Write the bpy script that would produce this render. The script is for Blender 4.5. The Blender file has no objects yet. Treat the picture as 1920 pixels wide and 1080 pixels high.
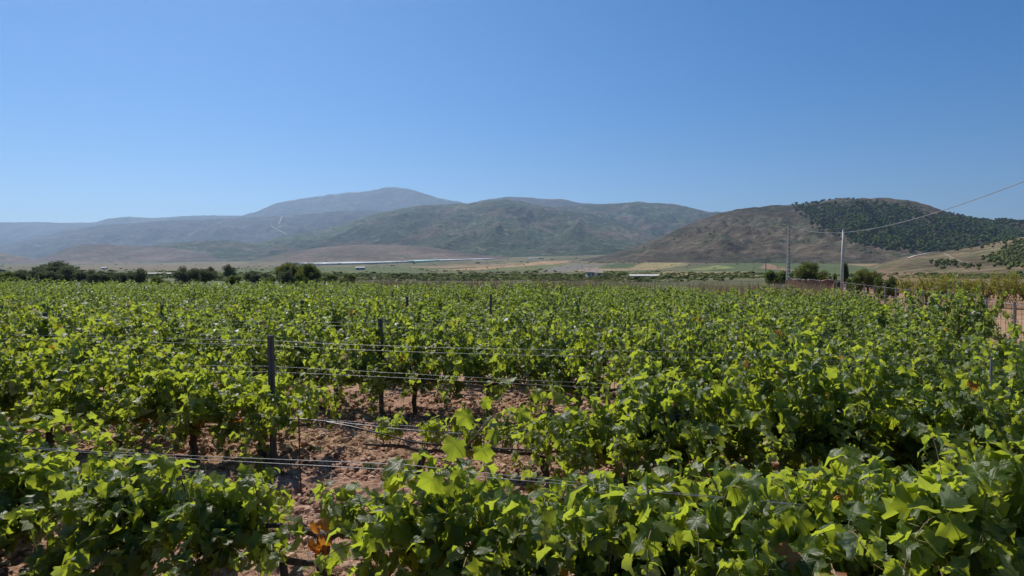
import bpy, math, random
import numpy as np
from mathutils import Vector, Matrix

random.seed(7)
RNG = np.random.default_rng(7)
scene = bpy.context.scene
C = scene.collection

# ------------------------------------------------------------------ camera, light, exposure
F = 1274.0                       # focal length in photo pixels (1920 wide)
EYE = 2.17
PITCH = math.atan(40.0 / F)
cam_d = bpy.data.cameras.new("camera"); cam = bpy.data.objects.new("camera", cam_d); C.objects.link(cam)
cam_d.sensor_width = 36.0; cam_d.lens = 36.0 * F / 1920.0
cam_d.clip_start = 0.05; cam_d.clip_end = 60000.0
cam.location = (0, 0, EYE); cam.rotation_euler = (math.pi / 2 - PITCH, 0, 0)
scene.camera = cam

SUN_AZ, SUN_EL = math.radians(-31), math.radians(50)
SUN = Vector((math.sin(SUN_AZ) * math.cos(SUN_EL), math.cos(SUN_AZ) * math.cos(SUN_EL), math.sin(SUN_EL)))
w = bpy.data.worlds.new("World"); scene.world = w; w.use_nodes = True
nt = w.node_tree; bg = nt.nodes["Background"]
sky = nt.nodes.new("ShaderNodeTexSky"); sky.sky_type = 'NISHITA'; sky.sun_disc = False
sky.sun_elevation = SUN_EL; sky.sun_rotation = SUN_AZ
sky.altitude = 900; sky.air_density = 1.0; sky.dust_density = 0.55; sky.ozone_density = 6.0
hs = nt.nodes.new('ShaderNodeHueSaturation'); hs.inputs['Hue'].default_value = 0.503; hs.inputs['Saturation'].default_value = 1.32
nt.links.new(sky.outputs[0], hs.inputs['Color']); nt.links.new(hs.outputs[0], bg.inputs[0]); bg.inputs[1].default_value = 0.076
sd = bpy.data.lights.new("sun", 'SUN'); sd.energy = 5.0; sd.angle = math.radians(0.53); sd.color = (1.0, 0.95, 0.87)
so = bpy.data.objects.new("sun", sd); C.objects.link(so); so.location = (0, 0, 50)
so.rotation_euler = (-SUN).to_track_quat('-Z', 'Y').to_euler()
vs = scene.view_settings
vs.view_transform = 'Standard'; vs.look = 'None'; vs.gamma = 1.0; vs.use_curve_mapping = False; vs.exposure = 0.26
cy = scene.cycles
cy.use_denoising = True
try: cy.denoiser = 'OPENIMAGEDENOISE'
except Exception: pass
cy.max_bounces = 6; cy.diffuse_bounces = 4; cy.glossy_bounces = 2; cy.transmission_bounces = 3
cy.volume_bounces = 0; cy.transparent_max_bounces = 6; cy.caustics_reflective = False; cy.caustics_refractive = False
cy.use_adaptive_sampling = False

# ------------------------------------------------------------------ helpers
def at(px, py, Y):
    """world point at depth Y (metres along +Y) on the photo ray px,py"""
    u, v = (px - 960) / F, (540 - py) / F
    cp, sp = math.cos(PITCH), math.sin(PITCH)
    d = Vector((u, cp + v * sp, -sp + v * cp))
    return Vector((0, 0, EYE)) + d * (Y / d.y)

def project(X, Y, Z):
    cp, sp = math.cos(PITCH), math.sin(PITCH)
    dz = Z - EYE
    f = Y * cp - dz * sp
    v = Y * sp + dz * cp
    return 960 + F * X / f, 540 - F * v / f

def vnoise(x, y, seed=0):
    xi = np.floor(x).astype(np.int64); yi = np.floor(y).astype(np.int64)
    xf = x - xi; yf = y - yi
    u = xf * xf * (3 - 2 * xf); v = yf * yf * (3 - 2 * yf)
    def h(a, b):
        n = (a * 374761393 + b * 668265263 + seed * 974634777) & 0x7fffffff
        n = ((n ^ (n >> 13)) * 1274126177) & 0x7fffffff
        return ((n ^ (n >> 16)) & 0xffff) / 65535.0
    return (h(xi, yi) * (1 - u) + h(xi + 1, yi) * u) * (1 - v) + (h(xi, yi + 1) * (1 - u) + h(xi + 1, yi + 1) * u) * v

def fbm(x, y, seed=0, octs=5, gain=0.5):
    s = 0; a = 1; t = 0
    for i in range(octs):
        s = s + a * vnoise(x * 2 ** i + 17.3 * i, y * 2 ** i - 9.1 * i, seed + i); t += a; a *= gain
    return s / t

def ridged(x, y, seed=0, octs=4):
    s = 0; a = 1; t = 0
    for i in range(octs):
        s = s + a * (1 - np.abs(2 * vnoise(x * 2 ** i + 5.7 * i, y * 2 ** i + 3.1 * i, seed + i) - 1)); t += a; a *= 0.5
    return s / t

def sstep(a, b, x):
    t = np.clip((x - a) / (b - a), 0, 1)
    return t * t * (3 - 2 * t)

def mesh_np(name, V, Fc, mats, midx=None, uv=None, col=None, smooth=False):
    me = bpy.data.meshes.new(name)
    V = np.asarray(V, dtype=np.float32); 
    groups = Fc if isinstance(Fc, list) else [Fc]
    groups = [np.asarray(g, dtype=np.int32) for g in groups if len(g)]
    nf = sum(len(g) for g in groups); nl = sum(g.size for g in groups)
    me.vertices.add(len(V)); me.vertices.foreach_set("co", V.ravel())
    me.loops.add(nl); me.polygons.add(nf)
    lv = np.concatenate([g.ravel() for g in groups])
    me.loops.foreach_set("vertex_index", lv)
    tot = np.concatenate([np.full(len(g), g.shape[1], dtype=np.int32) for g in groups])
    st = np.concatenate([[0], np.cumsum(tot)[:-1]]).astype(np.int32)
    me.polygons.foreach_set("loop_start", st)
    try: me.polygons.foreach_set("loop_total", tot)
    except Exception: pass
    for m in mats: me.materials.append(m)
    if midx is not None: me.polygons.foreach_set("material_index", np.asarray(midx, dtype=np.int32))
    me.polygons.foreach_set("use_smooth", np.full(nf, bool(smooth)))
    if uv is not None:
        l = me.uv_layers.new(name="UVMap")
        l.data.foreach_set("uv", np.asarray(uv, dtype=np.float32)[lv].ravel())
    if col is not None:
        a = me.color_attributes.new("Col", 'FLOAT_COLOR', 'POINT')
        c4 = np.ones((len(V), 4), dtype=np.float32); c4[:, :3] = col
        a.data.foreach_set("color", c4.ravel())
    me.update(calc_edges=True); me.validate()
    return me

def link(name, data, parent=None, loc=None, rotz=None, **props):
    o = bpy.data.objects.new(name, data); C.objects.link(o)
    if parent is not None: o.parent = parent
    if loc is not None: o.location = loc
    if rotz is not None: o.rotation_euler = (0, 0, rotz)
    for k, v in props.items(): o[k] = v
    return o

def thing(name, label, category, loc=(0, 0, 0), rotz=0, group=None, data=None):
    o = link(name, data, None, loc, rotz, label=label, category=category)
    if group: o['group'] = group
    return o

class MB:
    """collects shapes into one mesh (tris and quads)"""
    def __init__(s): s.V = []; s.T = []; s.Q = []; s.TM = []; s.QM = []; s.n = 0
    def add(s, V, T=(), Q=(), m=0):
        V = np.asarray(V, dtype=np.float32).reshape(-1, 3)
        if len(T): s.T.append(np.asarray(T, dtype=np.int32) + s.n); s.TM.append(np.full(len(T), m))
        if len(Q): s.Q.append(np.asarray(Q, dtype=np.int32) + s.n); s.QM.append(np.full(len(Q), m))
        s.V.append(V); s.n += len(V)
    def tube(s, pts, rad, sides=6, m=0, caps=True):
        P = np.asarray(pts, dtype=float); n = len(P)
        R = np.full(n, rad) if np.isscalar(rad) else np.asarray(rad, dtype=float)
        T = np.gradient(P, axis=0); T /= np.linalg.norm(T, axis=1)[:, None] + 1e-9
        up = np.array([0, 0, 1.0]) if abs(T[0][2]) < 0.9 else np.array([1.0, 0, 0])
        V = []
        a = np.cross(T[0], up); a /= np.linalg.norm(a)
        for i in range(n):
            a = a - T[i] * np.dot(a, T[i]); a /= np.linalg.norm(a) + 1e-9
            b = np.cross(T[i], a)
            th = np.arange(sides) * 2 * math.pi / sides
            V.append(P[i] + R[i] * (np.cos(th)[:, None] * a + np.sin(th)[:, None] * b))
        Q = []
        for i in range(n - 1):
            for k in range(sides):
                k2 = (k + 1) % sides
                Q.append((i * sides + k, i * sides + k2, (i + 1) * sides + k2, (i + 1) * sides + k))
        V = np.concatenate(V); T3 = []
        if caps:
            V = np.concatenate([V, P[:1], P[-1:]]); c0, c1 = len(V) - 2, len(V) - 1
            for k in range(sides):
                k2 = (k + 1) % sides
                T3.append((c0, k2, k)); T3.append((c1, (n - 1) * sides + k, (n - 1) * sides + k2))
        s.add(V, T3, Q, m)
    def box(s, c, size, rz=0, m=0, taper=1.0):
        x, y, z = np.array(size) / 2.0
        V = np.array([(sx * x * (taper if sz > 0 else 1), sy * y * (taper if sz > 0 else 1), sz * z) for sz in (-1, 1) for sy in (-1, 1) for sx in (-1, 1)])
        cz, sz_ = math.cos(rz), math.sin(rz)
        R = np.array([[cz, -sz_, 0], [sz_, cz, 0], [0, 0, 1]])
        s.add(V @ R.T + np.array(c), (), [(0, 2, 3, 1), (4, 5, 7, 6), (0, 1, 5, 4), (1, 3, 7, 5), (3, 2, 6, 7), (2, 0, 4, 6)], m)
    def mesh(s, name, mats, smooth=False, col=None):
        V = np.concatenate(s.V); g = []; mi = []
        if s.T: g.append(np.concatenate(s.T)); mi.append(np.concatenate(s.TM))
        if s.Q: g.append(np.concatenate(s.Q)); mi.append(np.concatenate(s.QM))
        return mesh_np(name, V, g, mats, np.concatenate(mi), smooth=smooth, col=col)

# ------------------------------------------------------------------ node helpers
def mat(name):
    m = bpy.data.materials.new(name); m.use_nodes = True
    nt = m.node_tree; nt.nodes.clear()
    return m, nt
def N(nt, t, **kw):
    n = nt.nodes.new(t)
    for k, v in kw.items():
        if k.startswith('i_'):
            key = k[2:]; key = int(key) if key.isdigit() else key.replace('_', ' ')
            n.inputs[key].default_value = v
        else: setattr(n, k, v)
    return n
def L(nt, a, b): nt.links.new(a, b)
def ramp(nt, fac, stops):
    r = nt.nodes.new("ShaderNodeValToRGB"); e = r.color_ramp.elements
    while len(e) < len(stops): e.new(0.5)
    for el, (p, c) in zip(e, stops):
        el.position = p; el.color = (c[0], c[1], c[2], 1) if not np.isscalar(c) else (c, c, c, 1)
    L(nt, fac, r.inputs[0]); return r.outputs[0]
def noise(nt, vec, scale, detail=4, rough=0.55, dist=0):
    n = N(nt, "ShaderNodeTexNoise"); n.inputs["Scale"].default_value = scale; n.inputs["Detail"].default_value = detail
    n.inputs["Roughness"].default_value = rough; n.inputs["Distortion"].default_value = dist
    if vec is not None: L(nt, vec, n.inputs["Vector"])
    return n.outputs["Fac"]
def mixc(nt, fac, a, b, mode='MIX'):
    n = N(nt, "ShaderNodeMix", data_type='RGBA', blend_type=mode)
    for q, (s, v) in enumerate(((n.inputs[0], fac), (n.inputs[6], a), (n.inputs[7], b))):
        if hasattr(v, 'node'): L(nt, v, s)
        elif np.isscalar(v): s.default_value = v if q == 0 else (v, v, v, 1)
        else: s.default_value = (*v, 1)
    return n.outputs[2]
def math_(nt, op, a, b=None, clamp=False):
    n = N(nt, "ShaderNodeMath", operation=op, use_clamp=clamp)
    for s, v in ((n.inputs[0], a), (n.inputs[1], b)):
        if v is None: continue
        if hasattr(v, 'node'): L(nt, v, s)
        else: s.default_value = v
    return n.outputs[0]
def finish(nt, color, rough=0.9, bump=None, bump_str=0.3, bump_dist=0.02, spec=0.3, metal=0.0):
    p = N(nt, "ShaderNodeBsdfPrincipled")
    if hasattr(color, 'node'): L(nt, color, p.inputs["Base Color"])
    else: p.inputs["Base Color"].default_value = (*color, 1)
    p.inputs["Roughness"].default_value = rough; p.inputs["Metallic"].default_value = metal
    p.inputs["Specular IOR Level"].default_value = spec
    if bump is not None:
        b = N(nt, "ShaderNodeBump"); b.inputs["Strength"].default_value = bump_str; b.inputs["Distance"].default_value = bump_dist
        L(nt, bump, b.inputs["Height"]); L(nt, b.outputs[0], p.inputs["Normal"])
    o = N(nt, "ShaderNodeOutputMaterial"); L(nt, p.outputs[0], o.inputs[0]); return p
def simple(name, c1, c2, scale, rough=0.85, bump=0.3, bdist=0.01, metal=0.0, spec=0.3, stretch=None):
    m, nt = mat(name)
    tc = N(nt, "ShaderNodeTexCoord").outputs["Object"]
    if stretch:
        mp = N(nt, "ShaderNodeMapping"); mp.inputs["Scale"].default_value = stretch; L(nt, tc, mp.inputs[0]); tc = mp.outputs[0]
    f = noise(nt, tc, scale)
    col = ramp(nt, f, [(0.3, c1), (0.7, c2)])
    finish(nt, col, rough, f, bump, bdist, spec, metal)
    return m

def leaf_material(name, dark, mid, light, trans, veins=True, rough=0.47, tfac=0.42, under=None, spec=0.42):
    m, nt = mat(name)
    geo = N(nt, "ShaderNodeNewGeometry"); oi = N(nt, "ShaderNodeObjectInfo")
    r = math_(nt, 'FRACT', math_(nt, 'ADD', geo.outputs["Random Per Island"], oi.outputs["Random"]))
    tex = N(nt, "ShaderNodeTexCoord")
    n1 = noise(nt, tex.outputs["Object"], 6.0, 3)
    fac = math_(nt, 'ADD', math_(nt, 'MULTIPLY', r, 0.75), math_(nt, 'MULTIPLY', n1, 0.25))
    base = ramp(nt, fac, [(0.08, dark), (0.5, mid), (0.92, light)])
    tcol = mixc(nt, fac, [c * 0.72 for c in trans], [c * 1.12 for c in trans])
    bump = None
    if veins:
        uvn = N(nt, "ShaderNodeUVMap"); sx = N(nt, "ShaderNodeSeparateXYZ"); L(nt, uvn.outputs[0], sx.inputs[0])
        x, y = sx.outputs[0], sx.outputs[1]; best = None
        for a in (0, 52, -52, 108, -108):
            ca, sa = math.cos(math.radians(a)), math.sin(math.radians(a))
            al = math_(nt, 'ADD', math_(nt, 'MULTIPLY', x, sa), math_(nt, 'MULTIPLY', y, ca))
            pr = math_(nt, 'ABSOLUTE', math_(nt, 'SUBTRACT', math_(nt, 'MULTIPLY', x, ca), math_(nt, 'MULTIPLY', y, sa)))
            d = math_(nt, 'ADD', pr, math_(nt, 'MULTIPLY', math_(nt, 'LESS_THAN', al, 0.0), 1.0))
            best = d if best is None else math_(nt, 'MINIMUM', best, d)
        v = math_(nt, 'SUBTRACT', 1.0, math_(nt, 'DIVIDE', best, 0.028), clamp=True)
        # side veins: a fan of ripples leaving the main veins
        wv = N(nt, "ShaderNodeTexWave", wave_type='BANDS', bands_direction='DIAGONAL'); wv.inputs["Scale"].default_value = 3.0
        wv.inputs["Distortion"].default_value = 3.0; wv.inputs["Detail Scale"].default_value = 1.2
        L(nt, uvn.outputs[0], wv.inputs["Vector"])
        base = mixc(nt, math_(nt, 'MULTIPLY', v, 0.45), base, (0.20, 0.27, 0.08))
        tcol = mixc(nt, math_(nt, 'MULTIPLY', v, 0.5), tcol, [c * 0.45 for c in trans])
        bump = math_(nt, 'ADD', math_(nt, 'MULTIPLY', v, -0.6), math_(nt, 'MULTIPLY', wv.outputs["Fac"], 0.5))
    if under is None: under = (0.30, 0.36, 0.22)
    base2 = mixc(nt, geo.outputs["Backfacing"], base, under)
    p = N(nt, "ShaderNodeBsdfPrincipled"); L(nt, base2, p.inputs["Base Color"])
    p.inputs["Specular IOR Level"].default_value = spec
    rr = math_(nt, 'ADD', rough, math_(nt, 'MULTIPLY', geo.outputs["Backfacing"], 0.25)); L(nt, rr, p.inputs["Roughness"])
    if bump is not None:
        b = N(nt, "ShaderNodeBump"); b.inputs["Strength"].default_value = 0.28; b.inputs["Distance"].default_value = 0.006
        L(nt, bump, b.inputs["Height"]); L(nt, b.outputs[0], p.inputs["Normal"])
    t = N(nt, "ShaderNodeBsdfTranslucent"); L(nt, tcol, t.inputs[0])
    ms = N(nt, "ShaderNodeMixShader"); ms.inputs[0].default_value = tfac
    L(nt, p.outputs[0], ms.inputs[1]); L(nt, t.outputs[0], ms.inputs[2])
    o = N(nt, "ShaderNodeOutputMaterial"); L(nt, ms.outputs[0], o.inputs[0])
    return m

M = {}
M['leaf'] = leaf_material("vine_leaf_green", (0.036, 0.062, 0.013), (0.058, 0.098, 0.017), (0.095, 0.138, 0.024), (0.47, 0.56, 0.035), tfac=0.52)
M['leaf_far'] = leaf_material("vine_leaf_green_plain", (0.028, 0.056, 0.014), (0.045, 0.084, 0.017), (0.082, 0.125, 0.024), (0.35, 0.46, 0.04), veins=False, tfac=0.42)
M['leaf_yellow'] = leaf_material("vine_leaf_yellowing", (0.16, 0.19, 0.02), (0.24, 0.25, 0.03), (0.32, 0.29, 0.03), (0.55, 0.56, 0.04))
M['leaf_rust'] = leaf_material("vine_leaf_rust", (0.16, 0.04, 0.015), (0.30, 0.10, 0.02), (0.42, 0.20, 0.03), (0.65, 0.25, 0.03), under=(0.3, 0.16, 0.06))
M['petiole'] = simple("petiole_green", (0.16, 0.20, 0.06), (0.24, 0.20, 0.09), 20, 0.6)
M['cane'] = simple("green_brown_cane", (0.13, 0.11, 0.045), (0.22, 0.13, 0.07), 9, 0.6)
M['bark'] = simple("vine_bark", (0.045, 0.032, 0.024), (0.13, 0.095, 0.07), 28, 0.95, 0.9, 0.02, stretch=(1, 1, 0.25))
M['post'] = simple("weathered_post", (0.085, 0.075, 0.068), (0.17, 0.15, 0.135), 16, 0.8, 0.5, 0.01, stretch=(1, 1, 0.1))
M['wire'] = simple("galvanised_wire", (0.26, 0.26, 0.27), (0.42, 0.42, 0.43), 8, 0.5, 0.0, metal=0.5)
M['hose'] = simple("black_drip_hose", (0.012, 0.012, 0.013), (0.022, 0.022, 0.024), 6, 0.35, 0.0, spec=0.6)
M['rust'] = simple("rusty_iron", (0.07, 0.03, 0.02), (0.14, 0.06, 0.035), 30, 0.9)
M['straw'] = simple("dry_straw", (0.34, 0.25, 0.13), (0.52, 0.40, 0.22), 3, 0.9)
M['tube'] = simple("pale_green_plastic_tube", (0.34, 0.42, 0.28), (0.48, 0.54, 0.40), 6, 0.5)
M['grape'] = simple("dark_grape", (0.012, 0.012, 0.035), (0.03, 0.028, 0.06), 30, 0.35, 0.0, spec=0.5)

# soil: vertex colour (which field it is) broken up by fine noise
def soil_mat(name, speck_scale, fine_scale, bstr=0.6, bdist=0.03, lo=0.62, hi=1.3):
    m, nt = mat(name)
    at_ = N(nt, "ShaderNodeVertexColor"); at_.layer_name = "Col"
    pos = N(nt, "ShaderNodeNewGeometry").outputs["Position"]
    n1 = noise(nt, pos, speck_scale, 5, 0.65); n2 = noise(nt, pos, fine_scale, 4, 0.6)
    k = ramp(nt, n1, [(0.3, lo), (0.7, hi)])
    c = mixc(nt, 1.0, at_.outputs[0], k, 'MULTIPLY')
    c = mixc(nt, 1.0, c, ramp(nt, n2, [(0.3, 0.8), (0.7, 1.2)]), 'MULTIPLY')
    finish(nt, c, 0.95, n1, bstr, bdist, 0.15)
    return m
M['soil'] = soil_mat("red_brown_soil", 14.0, 55.0, 0.7, 0.03)
M['plain'] = soil_mat("valley_fields", 0.05, 0.4, 0.4, 0.6, 0.5, 1.45)
def clod_mat():
    m, nt = mat("soil_clod"); g = N(nt, "ShaderNodeNewGeometry")
    c = ramp(nt, g.outputs["Random Per Island"], [(0, (0.18, 0.09, 0.058)), (0.5, (0.34, 0.20, 0.13)), (1, (0.52, 0.36, 0.26))])
    n1 = noise(nt, g.outputs["Position"], 60, 3)
    finish(nt, mixc(nt, 0.4, c, n1, 'OVERLAY'), 0.95, n1, 0.5, 0.01, 0.15)
    return m
M['clod'] = clod_mat()

# ------------------------------------------------------------------ ground shape
YK = np.array([-50, 0, 45, 95, 150, 300, 500, 900, 1600, 2600, 4000, 6000, 9000, 16000.])
ZB = np.array([0.0, 0, -.33, -.62, -1.0, -1.6, -2.2, -2.6, -2.6, -2.6, -3, -3, -3, -3.])      # flat part
ZR = np.array([0, 0, 0, 0, 0, 0.1, 0.5, 3.5, 14, 38, 74, 118, 170, 200.])                  # rise towards the mountains
EK = np.array([0, 8.5, 12, 17, 23, 35, 45, 200.]); EX = np.array([7, 8.6, 10.1, 11.3, 13.0, 17.8, 21.3, 76.])
def vine_edge(Y): return np.interp(Y, EK, EX)
def zg(X, Y):
    X = np.asarray(X, dtype=float); Y = np.asarray(Y, dtype=float)
    u = X / np.maximum(Y, 1.0)
    g = np.interp(u, [-0.9, -0.5, -0.25, 0.0, 0.2, 0.6, 1.0], [0.30, 0.42, 0.75, 0.95, 1.25, 1.1, 1.0])
    z = np.interp(Y, YK, ZB) + np.interp(Y, YK, ZR) * g
    z = z - 0.016 * np.clip(X - 3, 0, 25) * (1 - sstep(60, 260, Y))
    z = z - 0.70 * sstep(0.3, 4.5, X - vine_edge(Y)) * (1 - sstep(60, 260, Y))
    return z
def zg1(X, Y): return float(zg(np.array([X]), np.array([Y]))[0])
def ground_at(px, py, lo=46.0, hi=9000.0):
    """where the photo ray px,py meets the plain"""
    Ys = np.geomspace(lo, hi, 900)
    P = at(px, py, 1.0); dx = P.x; dz = P.z - EYE
    Z = EYE + dz * Ys; G = zg(dx * Ys, Ys)
    k = np.argmax(Z < G) if (Z < G).any() else len(Ys) - 1
    return float(dx * Ys[k]), float(Ys[k]), float(G[k])

TAN = math.tan(math.radians(13.6)); ROWA = -math.radians(13.6)
D0, DD = 4.1, 2.93
def row_y(k, X): return D0 + DD * k - TAN * X

# near soil sheet
xs = np.concatenate([np.arange(-160, -40, 8), np.arange(-40, -7, .8), np.arange(-7, 7, .055), np.arange(7, 26, .6), np.arange(26, 170, 8)])
ys = np.concatenate([np.arange(-30, 0, 3), np.arange(0, 3.0, .5), np.arange(3.0, 12.5, .055), np.arange(12.5, 20, .4), np.arange(20, 47, 1.0)])
GX, GY = np.meshgrid(xs, ys)
gz = zg(GX, GY)
near = (1 - sstep(10, 14, GY)) * (1 - sstep(6, 8, np.abs(GX)))
clod = fbm(GX * 3.2, GY * 3.2, 3, 5, 0.62)
furrow = 0.03 * np.sin((GY + TAN * GX - D0) / DD * 2 * math.pi * 3)
gz = gz + near * ((clod - .5) * 0.20 + (fbm(GX * 11, GY * 11, 71, 3, .6) - .5) * .09 + furrow) + (1 - near) * (fbm(GX, GY, 5) - .5) * 0.06
def soil_bump(X, Y):
    X = np.asarray([X], dtype=float); Y = np.asarray([Y], dtype=float)
    return float((zg(X, Y) + (fbm(X * 3.2, Y * 3.2, 3, 5, .62) - .5) * 0.20 + 0.03 * np.sin((Y + TAN * X - D0) / DD * 2 * math.pi * 3))[0])
t = sstep(0.3, 3.0, GX - vine_edge(GY))[..., None]
col = np.array([0.33, 0.195, 0.130]) * (1 - t) + np.array([0.34, 0.205, 0.125]) * t
straw = (sstep(.55, .75, fbm(GX * .9, GY * .9, 11, 3)) * 0.5)[..., None]
col = col * (1 - straw) + np.array([0.38, 0.25, 0.13]) * straw
edge_far = (sstep(41.5, 43.5, GY) * (1 - sstep(0, 3, GX - vine_edge(GY))))[..., None]
col = col * (1 - edge_far) + np.array([0.40, 0.30, 0.15]) * edge_far
def grid_faces(ny, nx):
    i = np.arange(ny - 1)[:, None] * nx + np.arange(nx - 1)[None, :]
    i = i.ravel(); return np.stack([i, i + 1, i + nx + 1, i + nx], 1)
me = mesh_np("vineyard_soil", np.stack([GX, GY, gz], -1).reshape(-1, 3), grid_faces(*GX.shape), [M['soil']], col=col.reshape(-1, 3))
link("vineyard_ground", me, kind="structure", label="cloddy red brown soil between and under the vine rows")

# valley floor
def in_poly(px, py, poly):
    r = np.zeros(px.shape, bool); n = len(poly)
    for i in range(n):
        x1, y1 = poly[i]; x2, y2 = poly[(i + 1) % n]
        c = ((y1 > py) != (y2 > py)) & (px < (x2 - x1) * (py - y1) / ((y2 - y1) or 1e-9) + x1)
        r ^= c
    return r
us = np.linspace(-1.15, 1.15, 900); yv = np.concatenate([np.array([45.6]), np.geomspace(47, 11000, 190)])
U, YY = np.meshgrid(us, yv); XX = U * YY
zz = zg(XX, YY) - np.where(YY < 47.5, 0.012, 0) + (fbm(XX * .02, YY * .02, 9, 4) - .5) * np.minimum(YY * .0012, 2.0)
PX, PY = project(XX, YY, zg(XX, YY))
TAN_C, OR_C, GR_C, DG_C = (0.30, 0.225, 0.135), (0.36, 0.235, 0.135), (0.085, 0.115, 0.045), (0.050, 0.085, 0.030)
OL_C, YG_C, GY_C = (0.13, 0.135, 0.065), (0.24, 0.215, 0.075), (0.17, 0.16, 0.15)
pc = np.empty(XX.shape + (3,)); pc[:] = (0.105, 0.110, 0.055)
pn = fbm(XX * .004, YY * .004, 21, 4)[..., None]
pc = pc * (1 - sstep(.45, .6, pn)) + np.array([.16, .135, .085]) * sstep(.45, .6, pn)
ca_, sa_ = math.cos(.35), math.sin(.35); wx_ = XX * ca_ + YY * sa_ + 30 * fbm(XX * .01, YY * .01, 41, 2); wy_ = -XX * sa_ + YY * ca_
row_ = np.floor(wy_ / 130); col_ = np.floor((wx_ + 71 * np.sin(row_ * 12.9)) / (90 + 50 * np.sin(row_ * 3.1)))
hh_ = np.abs(np.sin(row_ * 78.233 + col_ * 12.9898) * 43758.5453) % 1.0
PAL = np.array([(0.085, .100, .042), (.125, .120, .062), (.17, .14, .085), (.075, .105, .035), (.21, .165, .10), (.11, .105, .055), (.14, .145, .06), (.095, .085, .06)])
cell_ = PAL[(hh_ * 7.999).astype(int)]; pc = pc * .35 + cell_ * .65
edge_ = (np.abs((wy_ / 130) % 1 - .5) > .47) & (YY < 2500); pc[edge_] = pc[edge_] * .5
PW = (fbm(XX * .02, YY * .02, 31, 3) - .5)
QX, QY = PX + PW * 14, PY + PW * 1.2
for poly, c in [
    ([(-400, 506), (700, 506), (1450, 507), (1560, 530), (1560, 560), (-400, 560)], (0.105, 0.125, 0.050)),
    ([(-300, 503), (330, 503), (380, 508), (300, 514), (-300, 516)], (0.12, 0.115, 0.06)),
    ([(120, 497), (540, 494), (500, 503), (380, 507), (130, 505)], (0.17, 0.14, 0.095)),
    ([(400, 510), (455, 503), (520, 500), (600, 502), (620, 512), (420, 516)], GR_C),
    ([(590, 500), (770, 499), (860, 503), (700, 508), (600, 507)], GR_C),
    ([(745, 501), (900, 496), (980, 493), (960, 497), (840, 503)], (0.25, 0.18, 0.11)),
    ([(800, 507.5), (960, 498), (1010, 490), (1070, 489), (1060, 493), (900, 506.5)], OR_C),
    ([(900, 505), (1020, 496), (1090, 495), (1010, 508)], (0.13, 0.145, 0.055)),
    ([(1008, 508), (1048, 511), (1065, 509.5), (1138, 496.5), (1085, 494), (1040, 501)], GY_C),
    ([(1058, 509.5), (1140, 498), (1240, 496), (1285, 489), (1230, 506), (1170, 508)], TAN_C),
    ([(1118, 503), (1190, 503), (1192, 493.5), (1150, 494)], DG_C),
    ([(1180, 503), (1210, 492), (1270, 491), (1290, 496), (1240, 505)], (0.27, 0.235, 0.11)),
    ([(1280, 507), (1330, 496), (1430, 492), (1700, 486), (1660, 514), (1450, 522), (1300, 512)], GR_C),
    ([(1290, 505), (1330, 500), (1345, 497), (1380, 502), (1320, 507)], (0.21, 0.23, 0.09)),
    ([(1200, 520), (1235, 512), (1250, 509), (1420, 510), (1420, 518), (1300, 519)], TAN_C),
    ([(1260, 488), (1300, 484), (1400, 485), (1400, 491), (1290, 493)], OR_C),
    ([(1425, 503), (1435, 493), (1450, 497), (1490, 508)], (0.27, 0.17, 0.12)),
    ([(1480, 492), (1600, 480), (1720, 472), (1760, 474), (1690, 484), (1600, 489)], YG_C),
    ([(1560, 493), (1660, 486), (1700, 492), (1850, 515), (1700, 507)], (0.29, 0.22, 0.13)),
    ([(1600, 525), (1650, 506), (1760, 509), (1960, 516), (2300, 520), (2300, 545), (1700, 540)], (0.22, 0.145, 0.09)),
    ([(1560, 540), (1700, 539), (2400, 552), (2400, 640), (1560, 640)], (0.34, 0.205, 0.125)),
]:
    k_ = in_poly(QX, QY, poly); pc[k_] = (.62 * np.array(c) + .38 * pc[k_]) if c == (0.105, 0.125, 0.050) else (.88 * np.array(c) + .12 * pc[k_])
pc *= np.array([.88, .86, .80]) * (0.85 + 0.3 * fbm(XX * .05, YY * .05, 77, 3))[..., None]
me = mesh_np("valley_floor", np.stack([XX, YY, zz], -1).reshape(-1, 3), grid_faces(*XX.shape), [M['plain']], col=pc.reshape(-1, 3))
link("valley_floor", me, kind="structure", label="patchwork of green and tan fields on the valley floor")

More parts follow.
